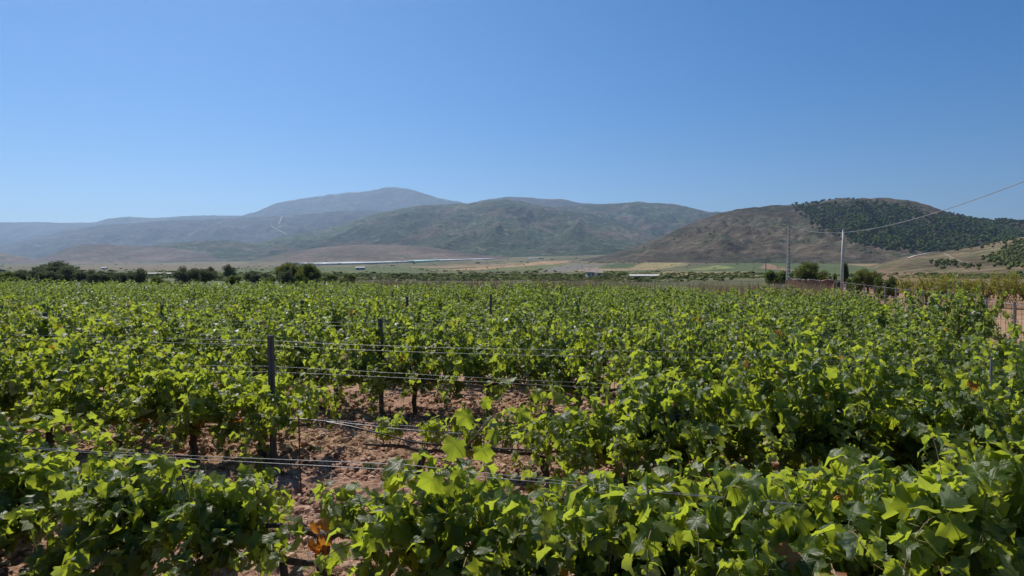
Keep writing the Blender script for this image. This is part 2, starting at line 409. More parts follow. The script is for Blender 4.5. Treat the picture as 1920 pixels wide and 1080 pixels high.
# ------------------------------------------------------------------ hills
def hill_mat(name, brown, green, pale, gmin, gmax, s1, s2, speck=0.5, bdist=6.0):
    m, nt = mat(name)
    pos = N(nt, "ShaderNodeNewGeometry").outputs["Position"]
    mp = N(nt, "ShaderNodeMapping"); mp.inputs["Scale"].default_value = (1, 1, 2.2); L(nt, pos, mp.inputs[0]); v = mp.outputs[0]
    n1 = noise(nt, v, s1, 6, 0.62, 0.4); n2 = noise(nt, v, s2, 4, 0.7); n3 = noise(nt, v, s1 * 0.35, 4, 0.6)
    n4 = noise(nt, v, s1 * 4, 5, 0.7)
    c = mixc(nt, ramp(nt, n1, [(gmin, 0.0), (gmax, 1.0)]), brown, green)
    c = mixc(nt, ramp(nt, n4, [(0.56, 0.0), (0.68, 0.55)]), c, pale)
    c = mixc(nt, 1.0, c, ramp(nt, n3, [(0.35, 0.6), (0.65, 1.35)]), 'MULTIPLY')
    c = mixc(nt, 1.0, c, ramp(nt, n4, [(0.36, 0.62), (0.64, 1.38)]), 'MULTIPLY')
    vo = N(nt, "ShaderNodeTexVoronoi"); vo.inputs["Scale"].default_value = s2; L(nt, v, vo.inputs["Vector"])
    dots = ramp(nt, vo.outputs["Distance"], [(0.22, 1.0), (0.42, 0.0)])
    dens = ramp(nt, n1, [(gmin - .06, 0.0), (gmax, speck)])
    c = mixc(nt, math_(nt, 'MULTIPLY', dots, dens), c, [g * 0.32 for g in green])
    finish(nt, c, 0.95, math_(nt, 'ADD', n2, math_(nt, 'MULTIPLY', n4, 2.0)), 0.8, bdist, 0.1)
    return m

HILLS = {}
def hill(name, label, crest, Yc, Yn, Yf, material, rough=0.10, nscale=1.0, seed=0, dpx=4, ny=70, power=1.25, margin=160):
    cx = [c[0] for c in crest]; cy_ = [c[1] for c in crest]
    pxs = np.arange(cx[0] - margin, cx[-1] + margin, dpx)
    pys = np.interp(pxs, cx, cy_)
    pys = np.where(pxs < cx[0], cy_[0] + (cx[0] - pxs) * .30, pys) if cx[0] > -100 else pys
    pys = np.where(pxs > cx[-1], cy_[-1] + (pxs - cx[-1]) * .30, pys) if cx[-1] < 2000 else pys
    k = np.ones(7) / 7.0
    pp = np.pad(pys, 3, mode='edge'); pys = np.convolve(pp, k, 'valid') * .5 + pys * .5
    uu = np.array([at(p, 500, 1.0).x for p in pxs])
    zc = np.array([at(p, q, Yc).z for p, q in zip(pxs, pys)])
    Yr = np.concatenate([np.linspace(Yn, Yc, int(ny * .7)), np.linspace(Yc, Yf, int(ny * .3) + 1)[1:]])
    Ug, Yg = np.meshgrid(uu, Yr); Xg = Ug * Yg
    Zc = np.broadcast_to(zc, Yg.shape)
    zb = zg(Xg, Yg) - 4 - Yn * .002
    s = np.where(Yg < Yc, (Yg - Yn) / (Yc - Yn), (Yf - Yg) / (Yf - Yc))
    s = np.clip(s, 0, 1)
    prof = s ** power * (1 - .25 * (1 - s)) 
    width = Yc - Yn
    fx = Xg / width * 2.6 * nscale; fy = Yg / width * 1.5 * nscale
    rd = ridged(fx + .7 * vnoise(fy, fx, seed + 4), fy * .5, seed, 5) - .62
    fine = fbm(fx * 5, fy * 5, seed + 9, 4) - .5
    H = np.maximum(Zc - zb, 0)
    env = np.sin(np.pi * np.clip(prof, 0, 1)) ** .8
    Z = zb + H * prof + H * (rd * rough * 3.0 + fine * rough * .9) * env + H * fine * rough * .25 * prof
    me = mesh_np(name, np.stack([Xg, Yg, Z], -1).reshape(-1, 3), grid_faces(*Xg.shape), [material], smooth=True)
    o = link(name, me, kind="structure", label=label)
    HILLS[label] = (Xg, Yg, Z)
    return Xg, Yg, Z

MH_far = hill_mat("far_mountain_scrub", (0.078, 0.070, 0.062), (0.050, 0.062, 0.042), (0.12, 0.105, 0.09), 0.42, 0.58, 0.0016, 0.02, 0.6, 55)
MH_mid = hill_mat("wooded_mountain_slope", (0.14, 0.105, 0.075), (0.055, 0.080, 0.036), (0.21, 0.165, 0.12), 0.36, 0.52, 0.0034, 0.036, 1.0, 30)
MH_brown = hill_mat("dry_brown_hillside", (0.082, 0.066, 0.045), (0.052, 0.058, 0.032), (0.135, 0.108, 0.075), 0.48, 0.60, 0.006, 0.06, 0.9, 9)
MH_low = hill_mat("low_brown_rise", (0.115, 0.085, 0.066), (0.070, 0.075, 0.045), (0.16, 0.125, 0.095), 0.50, 0.62, 0.008, 0.06, 0.8, 3)
MH_near = hill_mat("near_tan_slope", (0.165, 0.118, 0.072), (0.095, 0.095, 0.045), (0.25, 0.185, 0.115), 0.44, 0.58, 0.018, 0.12, 0.8, 1.2)

hill("mountain", "high blue grey summit rising behind the other ranges",
     [(-300, 420), (0, 417), (60, 416), (120, 418), (180, 417), (200, 411), (235, 406), (290, 409), (340, 405), (400, 404), (455, 405), (490, 394), (520, 380), (560, 374), (620, 364), (650, 361), (690, 359), (720, 352), (745, 351), (780, 357), (820, 371), (870, 380), (900, 392), (1000, 440)],
     11500, 8600, 14000, MH_far, 0.12, 1.8, 3)
hill("mountain", "rounded hazy ridge showing behind the wooded mountain",
     [(780, 420), (880, 385), (900, 376), (950, 369), (1000, 371), (1035, 374), (1052, 372), (1080, 380), (1140, 383), (1200, 400), (1280, 450)],
     8800, 7000, 10500, MH_far, 0.07, 1.5, 8)
hill("mountain", "long lower blue ridge sloping down to the left edge",
     [(-300, 490), (0, 460), (60, 449), (120, 433), (190, 422), (300, 414), (440, 409), (520, 404), (600, 399), (660, 394), (720, 395), (800, 410), (900, 450)],
     8200, 5600, 9500, MH_far, 0.15, 2.6, 14)
hill("mountain", "rounded mountain spur behind the dark brown hill",
     [(900, 420), (1000, 393), (1060, 386), (1120, 383), (1170, 380), (1195, 377), (1230, 381), (1270, 383), (1300, 391), (1330, 398), (1345, 396), (1370, 401), (1450, 430), (1500, 450)],
     6600, 4300, 8000, MH_mid, 0.15, 2.4, 20)
hill("mountain", "broad green wooded mountain in the centre of the view",
     [(380, 478), (450, 464), (500, 450), (560, 437), (620, 429), (665, 414), (700, 403), (740, 393), (800, 385), (860, 382), (890, 380), (920, 375), (950, 373.5), (975, 377), (1010, 386), (1060, 394), (1110, 402), (1160, 418), (1200, 432), (1260, 452), (1300, 468)],
     5300, 2900, 7000, MH_mid, 0.17, 2.6, 27, dpx=3, ny=110)
hill("hill", "smooth brown rise on the left below the long blue ridge",
     [(60, 492), (100, 475), (130, 464), (170, 457.5), (220, 459), (260, 462), (310, 464), (380, 472), (450, 482)],
     4000, 3300, 5000, MH_low, 0.06, 1.5, 33)
hill("hill", "green dotted low hill left of the wooded mountain",
     [(180, 480), (260, 464), (320, 456), (380, 452), (430, 450), (470, 455), (520, 462), (600, 470), (700, 486)],
     4500, 3500, 5400, MH_mid, 0.10, 2.0, 36)
hill("hill", "small dark hill cut by the left edge",
     [(-300, 470), (-100, 470), (0, 474), (40, 480), (80, 488), (120, 494)],
     3900, 3300, 4800, MH_low, 0.08, 1.6, 39)
hill("hill", "bare reddish brown rise at the foot of the wooded mountain",
     [(480, 486), (540, 474), (600, 464), (660, 459), (720, 458), (790, 461), (840, 468), (900, 478), (1000, 486)],
     3000, 2100, 3700, MH_low, 0.06, 1.6, 43, dpx=3)
HF = hill("hill", "dark brown hill on the right with a wooded flank",
     [(1080, 488), (1140, 478), (1180, 466), (1230, 448), (1270, 430), (1300, 416), (1340, 402), (1380, 393), (1440, 386), (1500, 383), (1560, 376), (1620, 371), (1660, 371), (1700, 376), (1735, 384), (1765, 395), (1790, 403), (1830, 410), (1870, 413), (1920, 417), (2000, 425), (2200, 430), (2500, 440)],
     2300, 1250, 3200, MH_brown, 0.20, 2.6, 51, dpx=3, ny=110, power=1.1)
HG = hill("hill", "near tan slope with a farm track at the right edge",
     [(1560, 512), (1640, 497), (1700, 480), (1780, 470), (1830, 463), (1870, 453), (1920, 444), (2000, 430), (2200, 410), (2500, 420)],
     900, 260, 1300, MH_near, 0.07, 1.5, 57, dpx=4, ny=110, power=1.35)

# tree crowns scattered over a hillside or the valley, one mesh per mass
def foliage_mat(name, c1, c2, trans=(0.12, 0.17, 0.03), tf=0.2, spec=0.2):
    m, nt = mat(name); g = N(nt, "ShaderNodeNewGeometry"); oi = N(nt, "ShaderNodeObjectInfo")
    r = math_(nt, 'FRACT', math_(nt, 'ADD', g.outputs["Random Per Island"], oi.outputs["Random"]))
    c = ramp(nt, r, [(0.0, c1), (1.0, c2)])
    p = N(nt, "ShaderNodeBsdfPrincipled"); L(nt, c, p.inputs["Base Color"]); p.inputs["Roughness"].default_value = 0.65 if spec else 1.0
    p.inputs["Specular IOR Level"].default_value = spec
    t = N(nt, "ShaderNodeBsdfTranslucent"); t.inputs[0].default_value = (*trans, 1)
    ms = N(nt, "ShaderNodeMixShader"); ms.inputs[0].default_value = tf
    L(nt, p.outputs[0], ms.inputs[1]); L(nt, t.outputs[0], ms.inputs[2])
    o = N(nt, "ShaderNodeOutputMaterial"); L(nt, ms.outputs[0], o.inputs[0]); return m
M['pine'] = foliage_mat("pine_foliage", (0.048, 0.070, 0.022), (0.095, 0.122, 0.038), spec=0.0)
M['scrub'] = foliage_mat("scrub_foliage", (0.085, 0.105, 0.036), (0.165, 0.180, 0.070), (.25,.30,.06), .25, spec=0.0)
M['olive'] = foliage_mat("olive_foliage", (0.070, 0.085, 0.055), (0.165, 0.178, 0.120), (.2,.23,.1), .25, spec=0.0)
M['willow'] = foliage_mat("feathery_green_foliage", (0.060, 0.080, 0.026), (0.14, 0.155, 0.05), (0.25, 0.28, 0.05), 0.3)
M['almond'] = foliage_mat("yellowing_almond_foliage", (0.12, 0.12, 0.03), (0.25, 0.225, 0.055), (0.42, 0.40, 0.06), 0.38)
M['bush'] = foliage_mat("green_bush_foliage", (0.045, 0.07, 0.018), (0.10, 0.135, 0.035), (0.22, 0.28, 0.04), 0.3)
M['treebark'] = simple("grey_brown_bark", (0.07, 0.055, 0.04), (0.14, 0.11, 0.085), 8, 0.95)

ICO_V = []
_t = (1 + 5 ** .5) / 2
for a, b in ((-1, _t), (1, _t), (-1, -_t), (1, -_t)): ICO_V.append((a, b, 0))
for a, b in ((-1, _t), (1, _t), (-1, -_t), (1, -_t)): ICO_V.append((0, a, b))
for a, b in ((_t, -1), (_t, 1), (-_t, -1), (-_t, 1)): ICO_V.append((b * 0 + a, 0, b))
ICO_V = np.array(ICO_V, dtype=float); ICO_V /= np.linalg.norm(ICO_V[0])
ICO_F = np.array([(0, 11, 5), (0, 5, 1), (0, 1, 7), (0, 7, 10), (0, 10, 11), (1, 5, 9), (5, 11, 4), (11, 10, 2), (10, 7, 6), (7, 1, 8), (3, 9, 4), (3, 4, 2), (3, 2, 6), (3, 6, 8), (3, 8, 9), (4, 9, 5), (2, 4, 11), (6, 2, 10), (8, 6, 7), (9, 8, 1)])
from itertools import combinations
def _hull_faces(V):
    # faces of the icosahedron found from its vertices, wound outwards
    e = min(np.linalg.norm(V[i] - V[j]) for i, j in combinations(range(12), 2)); out = []
    for i, j, k in combinations(range(12), 3):
        if all(abs(np.linalg.norm(V[a] - V[b]) - e) < 1e-3 for a, b in ((i, j), (j, k), (i, k))):
            n = np.cross(V[j] - V[i], V[k] - V[i])
            out.append((i, j, k) if np.dot(n, V[i]) > 0 else (i, k, j))
    return np.array(out)
ICO_F = _hull_faces(ICO_V)

def crowns_mesh(name, pts, sizes, material, squash=1.0, jit=0.28, lift=0.55):
    n = len(pts); rng = np.random.default_rng(len(pts))
    V = ICO_V[None] * (1 + rng.uniform(-jit, jit, (n, 12, 1)))
    V = V * np.asarray(sizes)[:, None, None] * np.array([1, 1, squash]) * .5
    V[..., 2] += (np.asarray(sizes) * squash * lift)[:, None]
    V = V + np.asarray(pts)[:, None, :]
    Fc = ICO_F[None] + (np.arange(n) * 12)[:, None, None]
    return mesh_np(name, V.reshape(-1, 3), Fc.reshape(-1, 3), [material])

def scatter_on(grid, n, poly, rng, dens=None, soft=4):
    """random points on a heightfield, kept where they show inside the photo polygon"""
    Xg, Yg, Z = grid; out = []
    ny, nx = Xg.shape
    i = rng.integers(0, ny - 1, n); j = rng.integers(0, nx - 1, n); a = rng.random(n); b = rng.random(n)
    def bl(A): return (A[i, j] * (1 - a) + A[i, j + 1] * a) * (1 - b) + (A[i + 1, j] * (1 - a) + A[i + 1, j + 1] * a) * b
    P = np.stack([bl(Xg), bl(Yg), bl(Z)], 1)
    px, py = project(P[:, 0], P[:, 1], P[:, 2])
    k = in_poly(px + rng.normal(0, 1, n) * soft, py + rng.normal(0, .5, n) * soft, poly) & (P[:, 2] > zg(P[:, 0], P[:, 1]) - .5)
    if dens is not None: k &= rng.random(n) < dens(P)
    return P[k]
rg = np.random.default_rng(5)
forest = [(1490, 387), (1560, 384), (1610, 383), (1680, 388), (1720, 400), (1745, 414), (1765, 402), (1785, 405), (1830, 412), (1880, 415), (1960, 420), (2500, 440), (2500, 500), (1960, 470), (1880, 462), (1840, 466), (1790, 470), (1740, 472), (1690, 466), (1650, 462), (1620, 455), (1590, 444), (1560, 432), (1530, 415), (1510, 400)]
P = scatter_on(HF, 110000, forest, rg, lambda P: 0.55 + 0.45 * sstep(.34, .48, fbm(P[:, 0] * .010, P[:, 1] * .010, 3, 4)), soft=8)
link("pine_forest", crowns_mesh("pine_forest", P, np.clip(rg.lognormal(math.log(7.2), .3, len(P)), 3, 10.5), M['pine'], .85), kind="stuff", label="dark pine wood covering the flank of the right hill")
bare = [(1180, 480), (1230, 450), (1300, 420), (1450, 392), (1600, 400), (1660, 470), (1600, 478)]
P = scatter_on(HF, 900, bare, rg, lambda P: .35 * sstep(.5, .6, fbm(P[:, 0] * .006, P[:, 1] * .006, 8, 3)))
link("hillside_scrub", crowns_mesh("hillside_scrub", P, rg.uniform(4, 9, len(P)), M['scrub'], .8), kind="stuff", label="sparse dark shrubs dotted over the bare brown hillside")
P = np.concatenate([
    scatter_on(HG, 26000, [(1845, 487), (1870, 476), (1895, 462), (1940, 446), (2500, 400), (2500, 520), (1960, 504), (1900, 502), (1870, 496)], rg, lambda P: .45 + .55 * sstep(.4, .5, fbm(P[:, 0] * .03, P[:, 1] * .03, 5, 3))),
    scatter_on(HG, 9000, [(1745, 492), (1765, 489), (1835, 501), (1836, 505), (1790, 501), (1745, 496)], rg),
    scatter_on(HG, 700, [(1700, 495), (1780, 470), (1960, 450), (2300, 450), (2300, 520), (1800, 512)], rg, lambda P: .25 + 0 * P[:, 0]),
    scatter_on(HG, 12000, [(1700, 470), (1800, 462), (1870, 446), (1940, 430), (2400, 400), (2400, 430), (1960, 455), (1870, 462), (1800, 470)], rg, lambda P: .4 + 0 * P[:, 0])])
link("slope_scrub", crowns_mesh("slope_scrub", P, rg.uniform(1.6, 4.2, len(P)), M['scrub'], .85), kind="stuff", label="green bushes gathered in patches over the near tan slope")
# valley scrub and hedges
n = 60000
yv_ = np.exp(rg.uniform(math.log(150), math.log(2600), n)); uv_ = rg.uniform(-.95, .95, n); xv_ = uv_ * yv_
px, py = project(xv_, yv_, zg(xv_, yv_))
d = fbm(xv_ * .012, yv_ * .012, 61, 4)
keep = rg.random(n) < np.where(py > 512, .38, np.where(py > 507, .12, .02)) * sstep(.38, .55, d) * 1.5
keep &= ~(in_poly(px, py, [(1425, 505), (1700, 486), (1720, 520), (1450, 530)]) & (rg.random(n) < .8))
keep |= in_poly(px, py, [(1100, 492), (1120, 486), (1190, 483), (1300, 486), (1290, 490), (1200, 493), (1130, 494)]) & (rg.random(n) < .55)
keep |= in_poly(px, py, [(430, 505), (520, 503), (530, 498), (440, 499)]) & (rg.random(n) < .12)
keep |= in_poly(px, py, [(1120, 518), (1170, 516), (1170, 512), (1120, 511)]) & (rg.random(n) < .5)
keep |= in_poly(px, py, [(1300, 520), (1415, 519), (1415, 515), (1300, 517)]) & (rg.random(n) < .5)
xv_, yv_ = xv_[keep], yv_[keep]
sz = rg.lognormal(math.log(1.25), .45, len(xv_)) * np.interp(yv_, [150, 1000, 2500], [.75, 1.8, 4.0])
link("valley_scrub", crowns_mesh("valley_scrub", np.stack([xv_, yv_, zg(xv_, yv_)], 1), sz, M['scrub'], .5, lift=.1), kind="stuff",
     label="low bushes and hedges scattered over the valley fields")

# pale firebreak and farm roads laid on the slopes
M['track'] = simple("pale_track_earth", (0.26, 0.21, 0.15), (0.38, 0.31, 0.23), 0.05, 0.95)
M['road'] = simple("pale_gravel_road", (0.32, 0.30, 0.27), (0.44, 0.41, 0.37), 0.05, 0.9)
def surf_ray(grid, px, py):
    Xg, Yg, Z = grid; uu = Xg[0] / Yg[0]; u = (px - 960) / F
    j = int(np.clip(np.searchsorted(uu, u) - 1, 0, len(uu) - 2)); a = (u - uu[j]) / (uu[j + 1] - uu[j])
    Yc = Yg[:, j]; Zc = Z[:, j] * (1 - a) + Z[:, j + 1] * a
    q = project(u * Yc, Yc, Zc)[1]
    k = np.argmax(q <= py); k = max(k, 1) if (q <= py).any() else int(np.argmin(q))
    t = float(np.clip((q[k - 1] - py) / (q[k - 1] - q[k] + 1e-9), 0, 1))
    Y = Yc[k - 1] * (1 - t) + Yc[k] * t
    return u * Y, Y, Zc[k - 1] * (1 - t) + Zc[k] * t
def strip(name, label, grid, pts, width, material, lift=1.0):
    P = []
    for (a, b), (c, d) in zip(pts[:-1], pts[1:]):
        for t in np.linspace(0, 1, 8, endpoint=False):
            P.append(surf_ray(grid, a + (c - a) * t, b + (d - b) * t))
    P.append(surf_ray(grid, *pts[-1])); P = np.array(P, dtype=float)
    P = P[np.concatenate([[True], np.linalg.norm(np.diff(P, axis=0), axis=1) > 1e-3])]
    for _ in range(2): P[1:-1] = (P[:-2] + 2 * P[1:-1] + P[2:]) / 4
    T = np.gradient(P, axis=0)[:, :2]; T /= np.linalg.norm(T, axis=1)[:, None] + 1e-9
    S = np.stack([-T[:, 1], T[:, 0]], 1) * width / 2
    A = P.copy(); B = P.copy(); A[:, :2] += S; B[:, :2] -= S; A[:, 2] += lift; B[:, 2] += lift
    n = len(P); Vv = np.empty((2 * n, 3)); Vv[0::2] = A; Vv[1::2] = B
    Q = [(2 * i, 2 * i + 1, 2 * i + 3, 2 * i + 2) for i in range(n - 1)]
    link(name, mesh_np(name, Vv, np.array(Q), [material]), kind="structure", label=label)
strip("farm_road", "pale gravel road climbing past the foot of the pine wood", HG, [(1702, 485), (1715, 480), (1740, 475), (1762, 472)], 3, M['road'], .8)
strip("farm_track", "thin earth track running down the near tan slope", HG, [(1770, 476), (1785, 484), (1800, 491), (1830, 497), (1845, 499)], 1.4, M['track'], .5)
GM = [k for k in HILLS if k.startswith("long lower")][0]
strip("firebreak", "pale firebreak cut through the woods of the blue ridge", HILLS[GM], [(508, 423), (520, 431), (538, 440)], 14, M['track'], 5)
strip("firebreak", "short upper firebreak above the diagonal one", HILLS[GM], [(530, 406), (527, 414), (523, 421)], 11, M['track'], 5)

# ------------------------------------------------------------------ greenhouses and far buildings
M['plastic'] = simple("white_greenhouse_sheet", (0.32, 0.33, 0.33), (0.48, 0.48, 0.48), 0.02, 0.5, 0.0)
M['greensheet'] = simple("green_net_sheet", (0.25, 0.45, 0.38), (0.4, 0.6, 0.5), 0.02, 0.6, 0.0)
M['plaster'] = simple("pale_plaster", (0.50, 0.48, 0.45), (0.66, 0.64, 0.60), 0.3, 0.9, 0.1)
M['tile'] = simple("grey_tile_roof", (0.22, 0.17, 0.14), (0.36, 0.30, 0.26), 0.5, 0.9, 0.1)
M['palepole'] = simple("pale_concrete", (0.46, 0.44, 0.40), (0.58, 0.55, 0.50), 2.0, 0.85, 0.2)
M['dark'] = simple("dark_opening", (0.02, 0.02, 0.02), (0.04, 0.04, 0.04), 1, 0.8, 0.0)
def greenhouse(pxa, pya, pxb, pyb, wid, h, label, material, grp="greenhouses in a line across the valley"):
    a = ground_at(pxa, pya); b = ground_at(pxb, pyb)
    ax, ay = a[0], a[1]; bx, by = b[0], b[1]
    Ln = math.hypot(bx - ax, by - ay); ang = math.atan2(by - ay, bx - ax)
    h = h * .5
    t = thing("greenhouse", label, "greenhouse", (ax, ay, zg1(ax, ay)), ang, grp)
    nb = 3; mb = MB(); rise = zg1(bx, by) - zg1(ax, ay)
    for q in range(nb):
        y0 = q * wid / nb; arc = [(y0 + wid / nb * (.5 - .5 * math.cos(th)), h + h * .35 * math.sin(th)) for th in np.linspace(0, math.pi, 7)]
        V = [(x, y, z + rise * x / Ln) for x in (0, Ln) for y, z in arc]
        mb.add(V, (), [(i, i + 7, i + 8, i + 1) for i in range(6)])
    link("roof", mb.mesh("greenhouse_roof", [material]), t)
    mb = MB()
    V = [(0, 0, -6), (Ln, 0, rise - 6), (Ln, 0, h + rise), (0, 0, h), (0, wid, -6), (Ln, wid, rise - 6), (Ln, wid, h + rise), (0, wid, h)]
    mb.add(V, (), [(0, 1, 2, 3), (5, 4, 7, 6), (4, 0, 3, 7), (1, 5, 6, 2)])
    link("wall", mb.mesh("greenhouse_wall", [material]), t)
    return t
greenhouse(590, 497.5, 640, 496.5, 60, 5, "white plastic greenhouse at the left end of the long line", M['plastic'])
greenhouse(642, 496.5, 745, 493.5, 130, 6, "longest white greenhouse behind the big feathery tree's right side", M['plastic'])
greenhouse(747, 493.2, 785, 492, 90, 6, "short white greenhouse just left of the green netted one", M['plastic'])
greenhouse(778, 492.5, 822, 490, 40, 7, "pale green netted greenhouse in the middle of the white line", M['greensheet'])
greenhouse(825, 490, 880, 488, 80, 6, "white greenhouse just right of the green netted one", M['plastic'])
greenhouse(884, 488, 930, 486, 60, 5, "thin white greenhouse at the right end of the long line", M['plastic'])
greenhouse(990, 485.5, 1010, 485.3, 30, 5, "tiny cream greenhouse standing apart right of the line", M['plastic'])
def shed(px, py, wpx, h, label, roofm, name="farm_building", cat="building", depth=8, nwin=3, rz=0.0):
    X, Y, Z = ground_at(px, py); wd = wpx / F * Y
    t = thing(name, label, cat, (X, Y, Z), rz)
    mb = MB(); mb.box((0, 0, h / 2 - 1), (wd, depth, h + 2)); link("wall", mb.mesh("shed_wall", [M['plaster']]), t)
    mb = MB(); o_ = .5
    V = [(-wd / 2 - o_, -depth / 2 - o_, h), (wd / 2 + o_, -depth / 2 - o_, h), (wd / 2 + o_, 0, h + depth * .22), (-wd / 2 - o_, 0, h + depth * .22), (wd / 2 + o_, depth / 2 + o_, h), (-wd / 2 - o_, depth / 2 + o_, h)]
    mb.add(V, [(0, 3, 5), (1, 4, 2)], [(0, 1, 2, 3), (3, 2, 4, 5), (0, 5, 4, 1)]); link("roof", mb.mesh("shed_roof", [roofm]), t)
    for i in range(nwin):
        mb = MB(); mb.box((wd * ((i + .5) / nwin - .5), -depth / 2 - .02, h * .55), (wd / nwin * .35, .08, h * .35))
        link("window", mb.mesh("shed_window", [M['dark']]), t)
    return t
shed(1208, 520.5, 50, .55, "long low pale roofed farm shed in the valley", M['palepole'], depth=2.4, nwin=5)
shed(1106, 519.5, 13, 1.7, "small plastered farmhouse with grey roof beside dark bushes", M['tile'], depth=6, nwin=2)
shed(1122, 518.8, 9, 1.4, "tiny outbuilding right of the small farmhouse", M['tile'], depth=5, nwin=1)
shed(676, 506.5, 16, 2.4, "little white roofed hut in the green field below the greenhouses", M['palepole'], depth=4, nwin=2)
shed(298, 514.8, 46, .5, "long pale shed half hidden behind the left olive trees", M['palepole'], depth=2, nwin=4)
shed(196, 505.5, 9, 2.2, "tiny white hut far off on the left", M['palepole'], depth=4, nwin=1)

# ------------------------------------------------------------------ trees
def leaf_cloud(mb, centers, radii, n, size, rng, m=0, squash=1.0, upright=0.0):
    """many small leaf faces spread through clumps"""
    w_ = np.asarray(radii) ** 2; w_ = w_ / w_.sum()
    idx = rng.choice(len(centers), n, p=w_)
    d = rng.normal(size=(n, 3)); d /= np.linalg.norm(d, axis=1)[:, None]
    r = rng.random(n) ** .4
    P = np.asarray(centers)[idx] + d * (np.asarray(radii)[idx] * r)[:, None] * np.array([1, 1, squash])
    a = rng.normal(size=(n, 3)); a[:, 2] += upright * 2; a /= np.linalg.norm(a, axis=1)[:, None]
    b = np.cross(a, rng.normal(size=(n, 3))); b /= np.linalg.norm(b, axis=1)[:, None]
    s = size * rng.uniform(.6, 1.3, n)[:, None]; b = b * (1 - .5 * upright)
    V = np.stack([P - a * s * .6, P + b * s * .35, P + a * s * .6, P - b * s * .35], 1)
    mb.add(V.reshape(-1, 3), (), np.arange(n * 4).reshape(n, 4), m)
def tree_meshes(kind, seed):
    rng = np.random.default_rng(seed); tr = MB(); cr = MB()
    if kind == 'olive':
        H, Rr, n, s, mname, nc, cz = 3.0, 1.5, 4600, .15, 'olive', 18, .50
    elif kind == 'willow':
        H, Rr, n, s, mname, nc, cz = 4.0, 2.0, 9000, .20, 'willow', 40, .47
    elif kind == 'almond':
        H, Rr, n, s, mname, nc, cz = 2.7, 1.7, 1700, .15, 'almond', 18, .58
    elif kind == 'cypress':
        H, Rr, n, s, mname, nc, cz = 3.4, .42, 1800, .18, 'pine', 9, .5
    else:
        H, Rr, n, s, mname, nc, cz = 2.2, 1.5, 3600, .17, 'bush', 12, .45
    th_h = H * (.28 if kind not in ('bush', 'cypress') else .12)
    tr.tube([(0, 0, -.3), (.04, .02, th_h * .5), (0, 0, th_h)], [H * .05, H * .04, H * .033], 7)
    C_ = []; Rd = []
    for i in range(nc):
        if kind == 'cypress':
            z = H * (.15 + .8 * i / nc); C_.append((0, 0, z)); Rd.append(Rr * (1.0 - .7 * abs(i / nc - .35)))
            continue
        a = rng.uniform(0, 6.28); rr = Rr * math.sqrt(rng.random()) * .75
        z = H * cz + rng.uniform(-.34, .38) * H * (1 - (rr / Rr) ** 2 * .8)
        c = (math.cos(a) * rr, math.sin(a) * rr, z); C_.append(c); Rd.append(Rr * (rng.uniform(.14, .34) if kind == 'willow' else rng.uniform(.22, .42)))
        tr.tube([(0, 0, th_h * .9), (c[0] * .45, c[1] * .45, th_h + (z - th_h) * .5), c], [H * .022, H * .014, H * .006], 5, caps=False)
        if kind == 'almond':
            for q in range(3):
                e = (c[0] + rng.normal() * .35, c[1] + rng.normal() * .35, c[2] + rng.uniform(.1, .6))
                tr.tube([c, e], [.015, .006], 4, caps=False)
    up = {'willow': .8, 'almond': .5, 'cypress': .8}.get(kind, 0.1)
    leaf_cloud(cr, C_, Rd, n, s, rng, 0, 1.0 if kind != 'willow' else 1.25, up)
    return tr.mesh(kind + "_trunk", [M['treebark']], True), cr.mesh(kind + "_crown", [M[mname]])
TM = {k: [tree_meshes(k, 100 + 10 * j + i) for j in range(v)] for i, (k, v) in enumerate([('olive', 4), ('willow', 2), ('almond', 3), ('cypress', 1), ('bush', 3)])}
TH = {'olive': 3.0, 'willow': 4.0, 'almond': 2.7, 'cypress': 3.4, 'bush': 2.2}
TW = {'olive': 3.2, 'willow': 4.4, 'almond': 3.7, 'cypress': .95, 'bush': 3.4}
tc_ = [0]
def tree(kind, px, ytop, wpx, Y, name, label, cat="tree", group=None):
    X = at(px, 500, Y).x; Z = zg1(X, Y); top = at(px, ytop - (6 if kind == 'olive' else 1), Y).z
    sh = (top - Z) / TH[kind]; sw = wpx / F * Y / TW[kind]
    tm, cm = TM[kind][tc_[0] % len(TM[kind])]; tc_[0] += 1
    t = thing(name, label, cat, (X, Y, Z), random.uniform(0, 6.28), group); t.scale = (sw * 1.22, sw * 1.22, sh)
    link("trunk", tm, t); link("crown", cm, t)
    return t
G1 = "olive trees along the far edge of the vineyard on the left"
tree('olive', 90, 493, 105, 150, "olive_tree", "broad dark tree rising behind the left olive row")
for px_, yt, wd, wh in [(58, 505, 48, "first from the left end of the dark olive row"), (95, 507, 46, "second from the left end of the dark olive row"),
                        (130, 504, 46, "third from the left end of the dark olive row"), (165, 509, 44, "fourth from the left end of the dark olive row"),
                        (200, 512, 40, "fifth, slightly lower, in the dark olive row"), (226, 512, 34, "low grey one left of the rusty topped tree"),
                        (258, 507, 40, "one with a rusty tinge at the right end of the row")]:
    tree('olive', px_, yt, wd, 88 + (px_ * 7 % 11), "olive_tree", "dark olive tree, " + wh, group=G1)
tree('olive', 348, 503, 46, 92, "olive_tree", "left tree of the olive clump right of the row", group=G1)
tree('olive', 384, 506, 44, 95, "olive_tree", "right tree of the olive clump right of the row", group=G1)
tree('olive', 392, 500, 20, 150, "olive_tree", "small round olive tree behind the middle clump")
tree('olive', 429, 500, 26, 190, "olive_tree", "small round tree alone in the field past the clump")
tree('olive', 472, 513, 34, 100, "olive_tree", "low dark olive bush midway to the big feathery tree")
tree('willow', 548, 487, 66, 100, "feathery_tree", "big feathery green tree standing highest on the left")
tree('willow', 578, 492, 46, 97, "feathery_tree", "lower right shoulder tree joined to the big feathery one")
tree('olive', 536, 511, 40, 90, "olive_tree", "grey olive bush in front of the feathery tree")
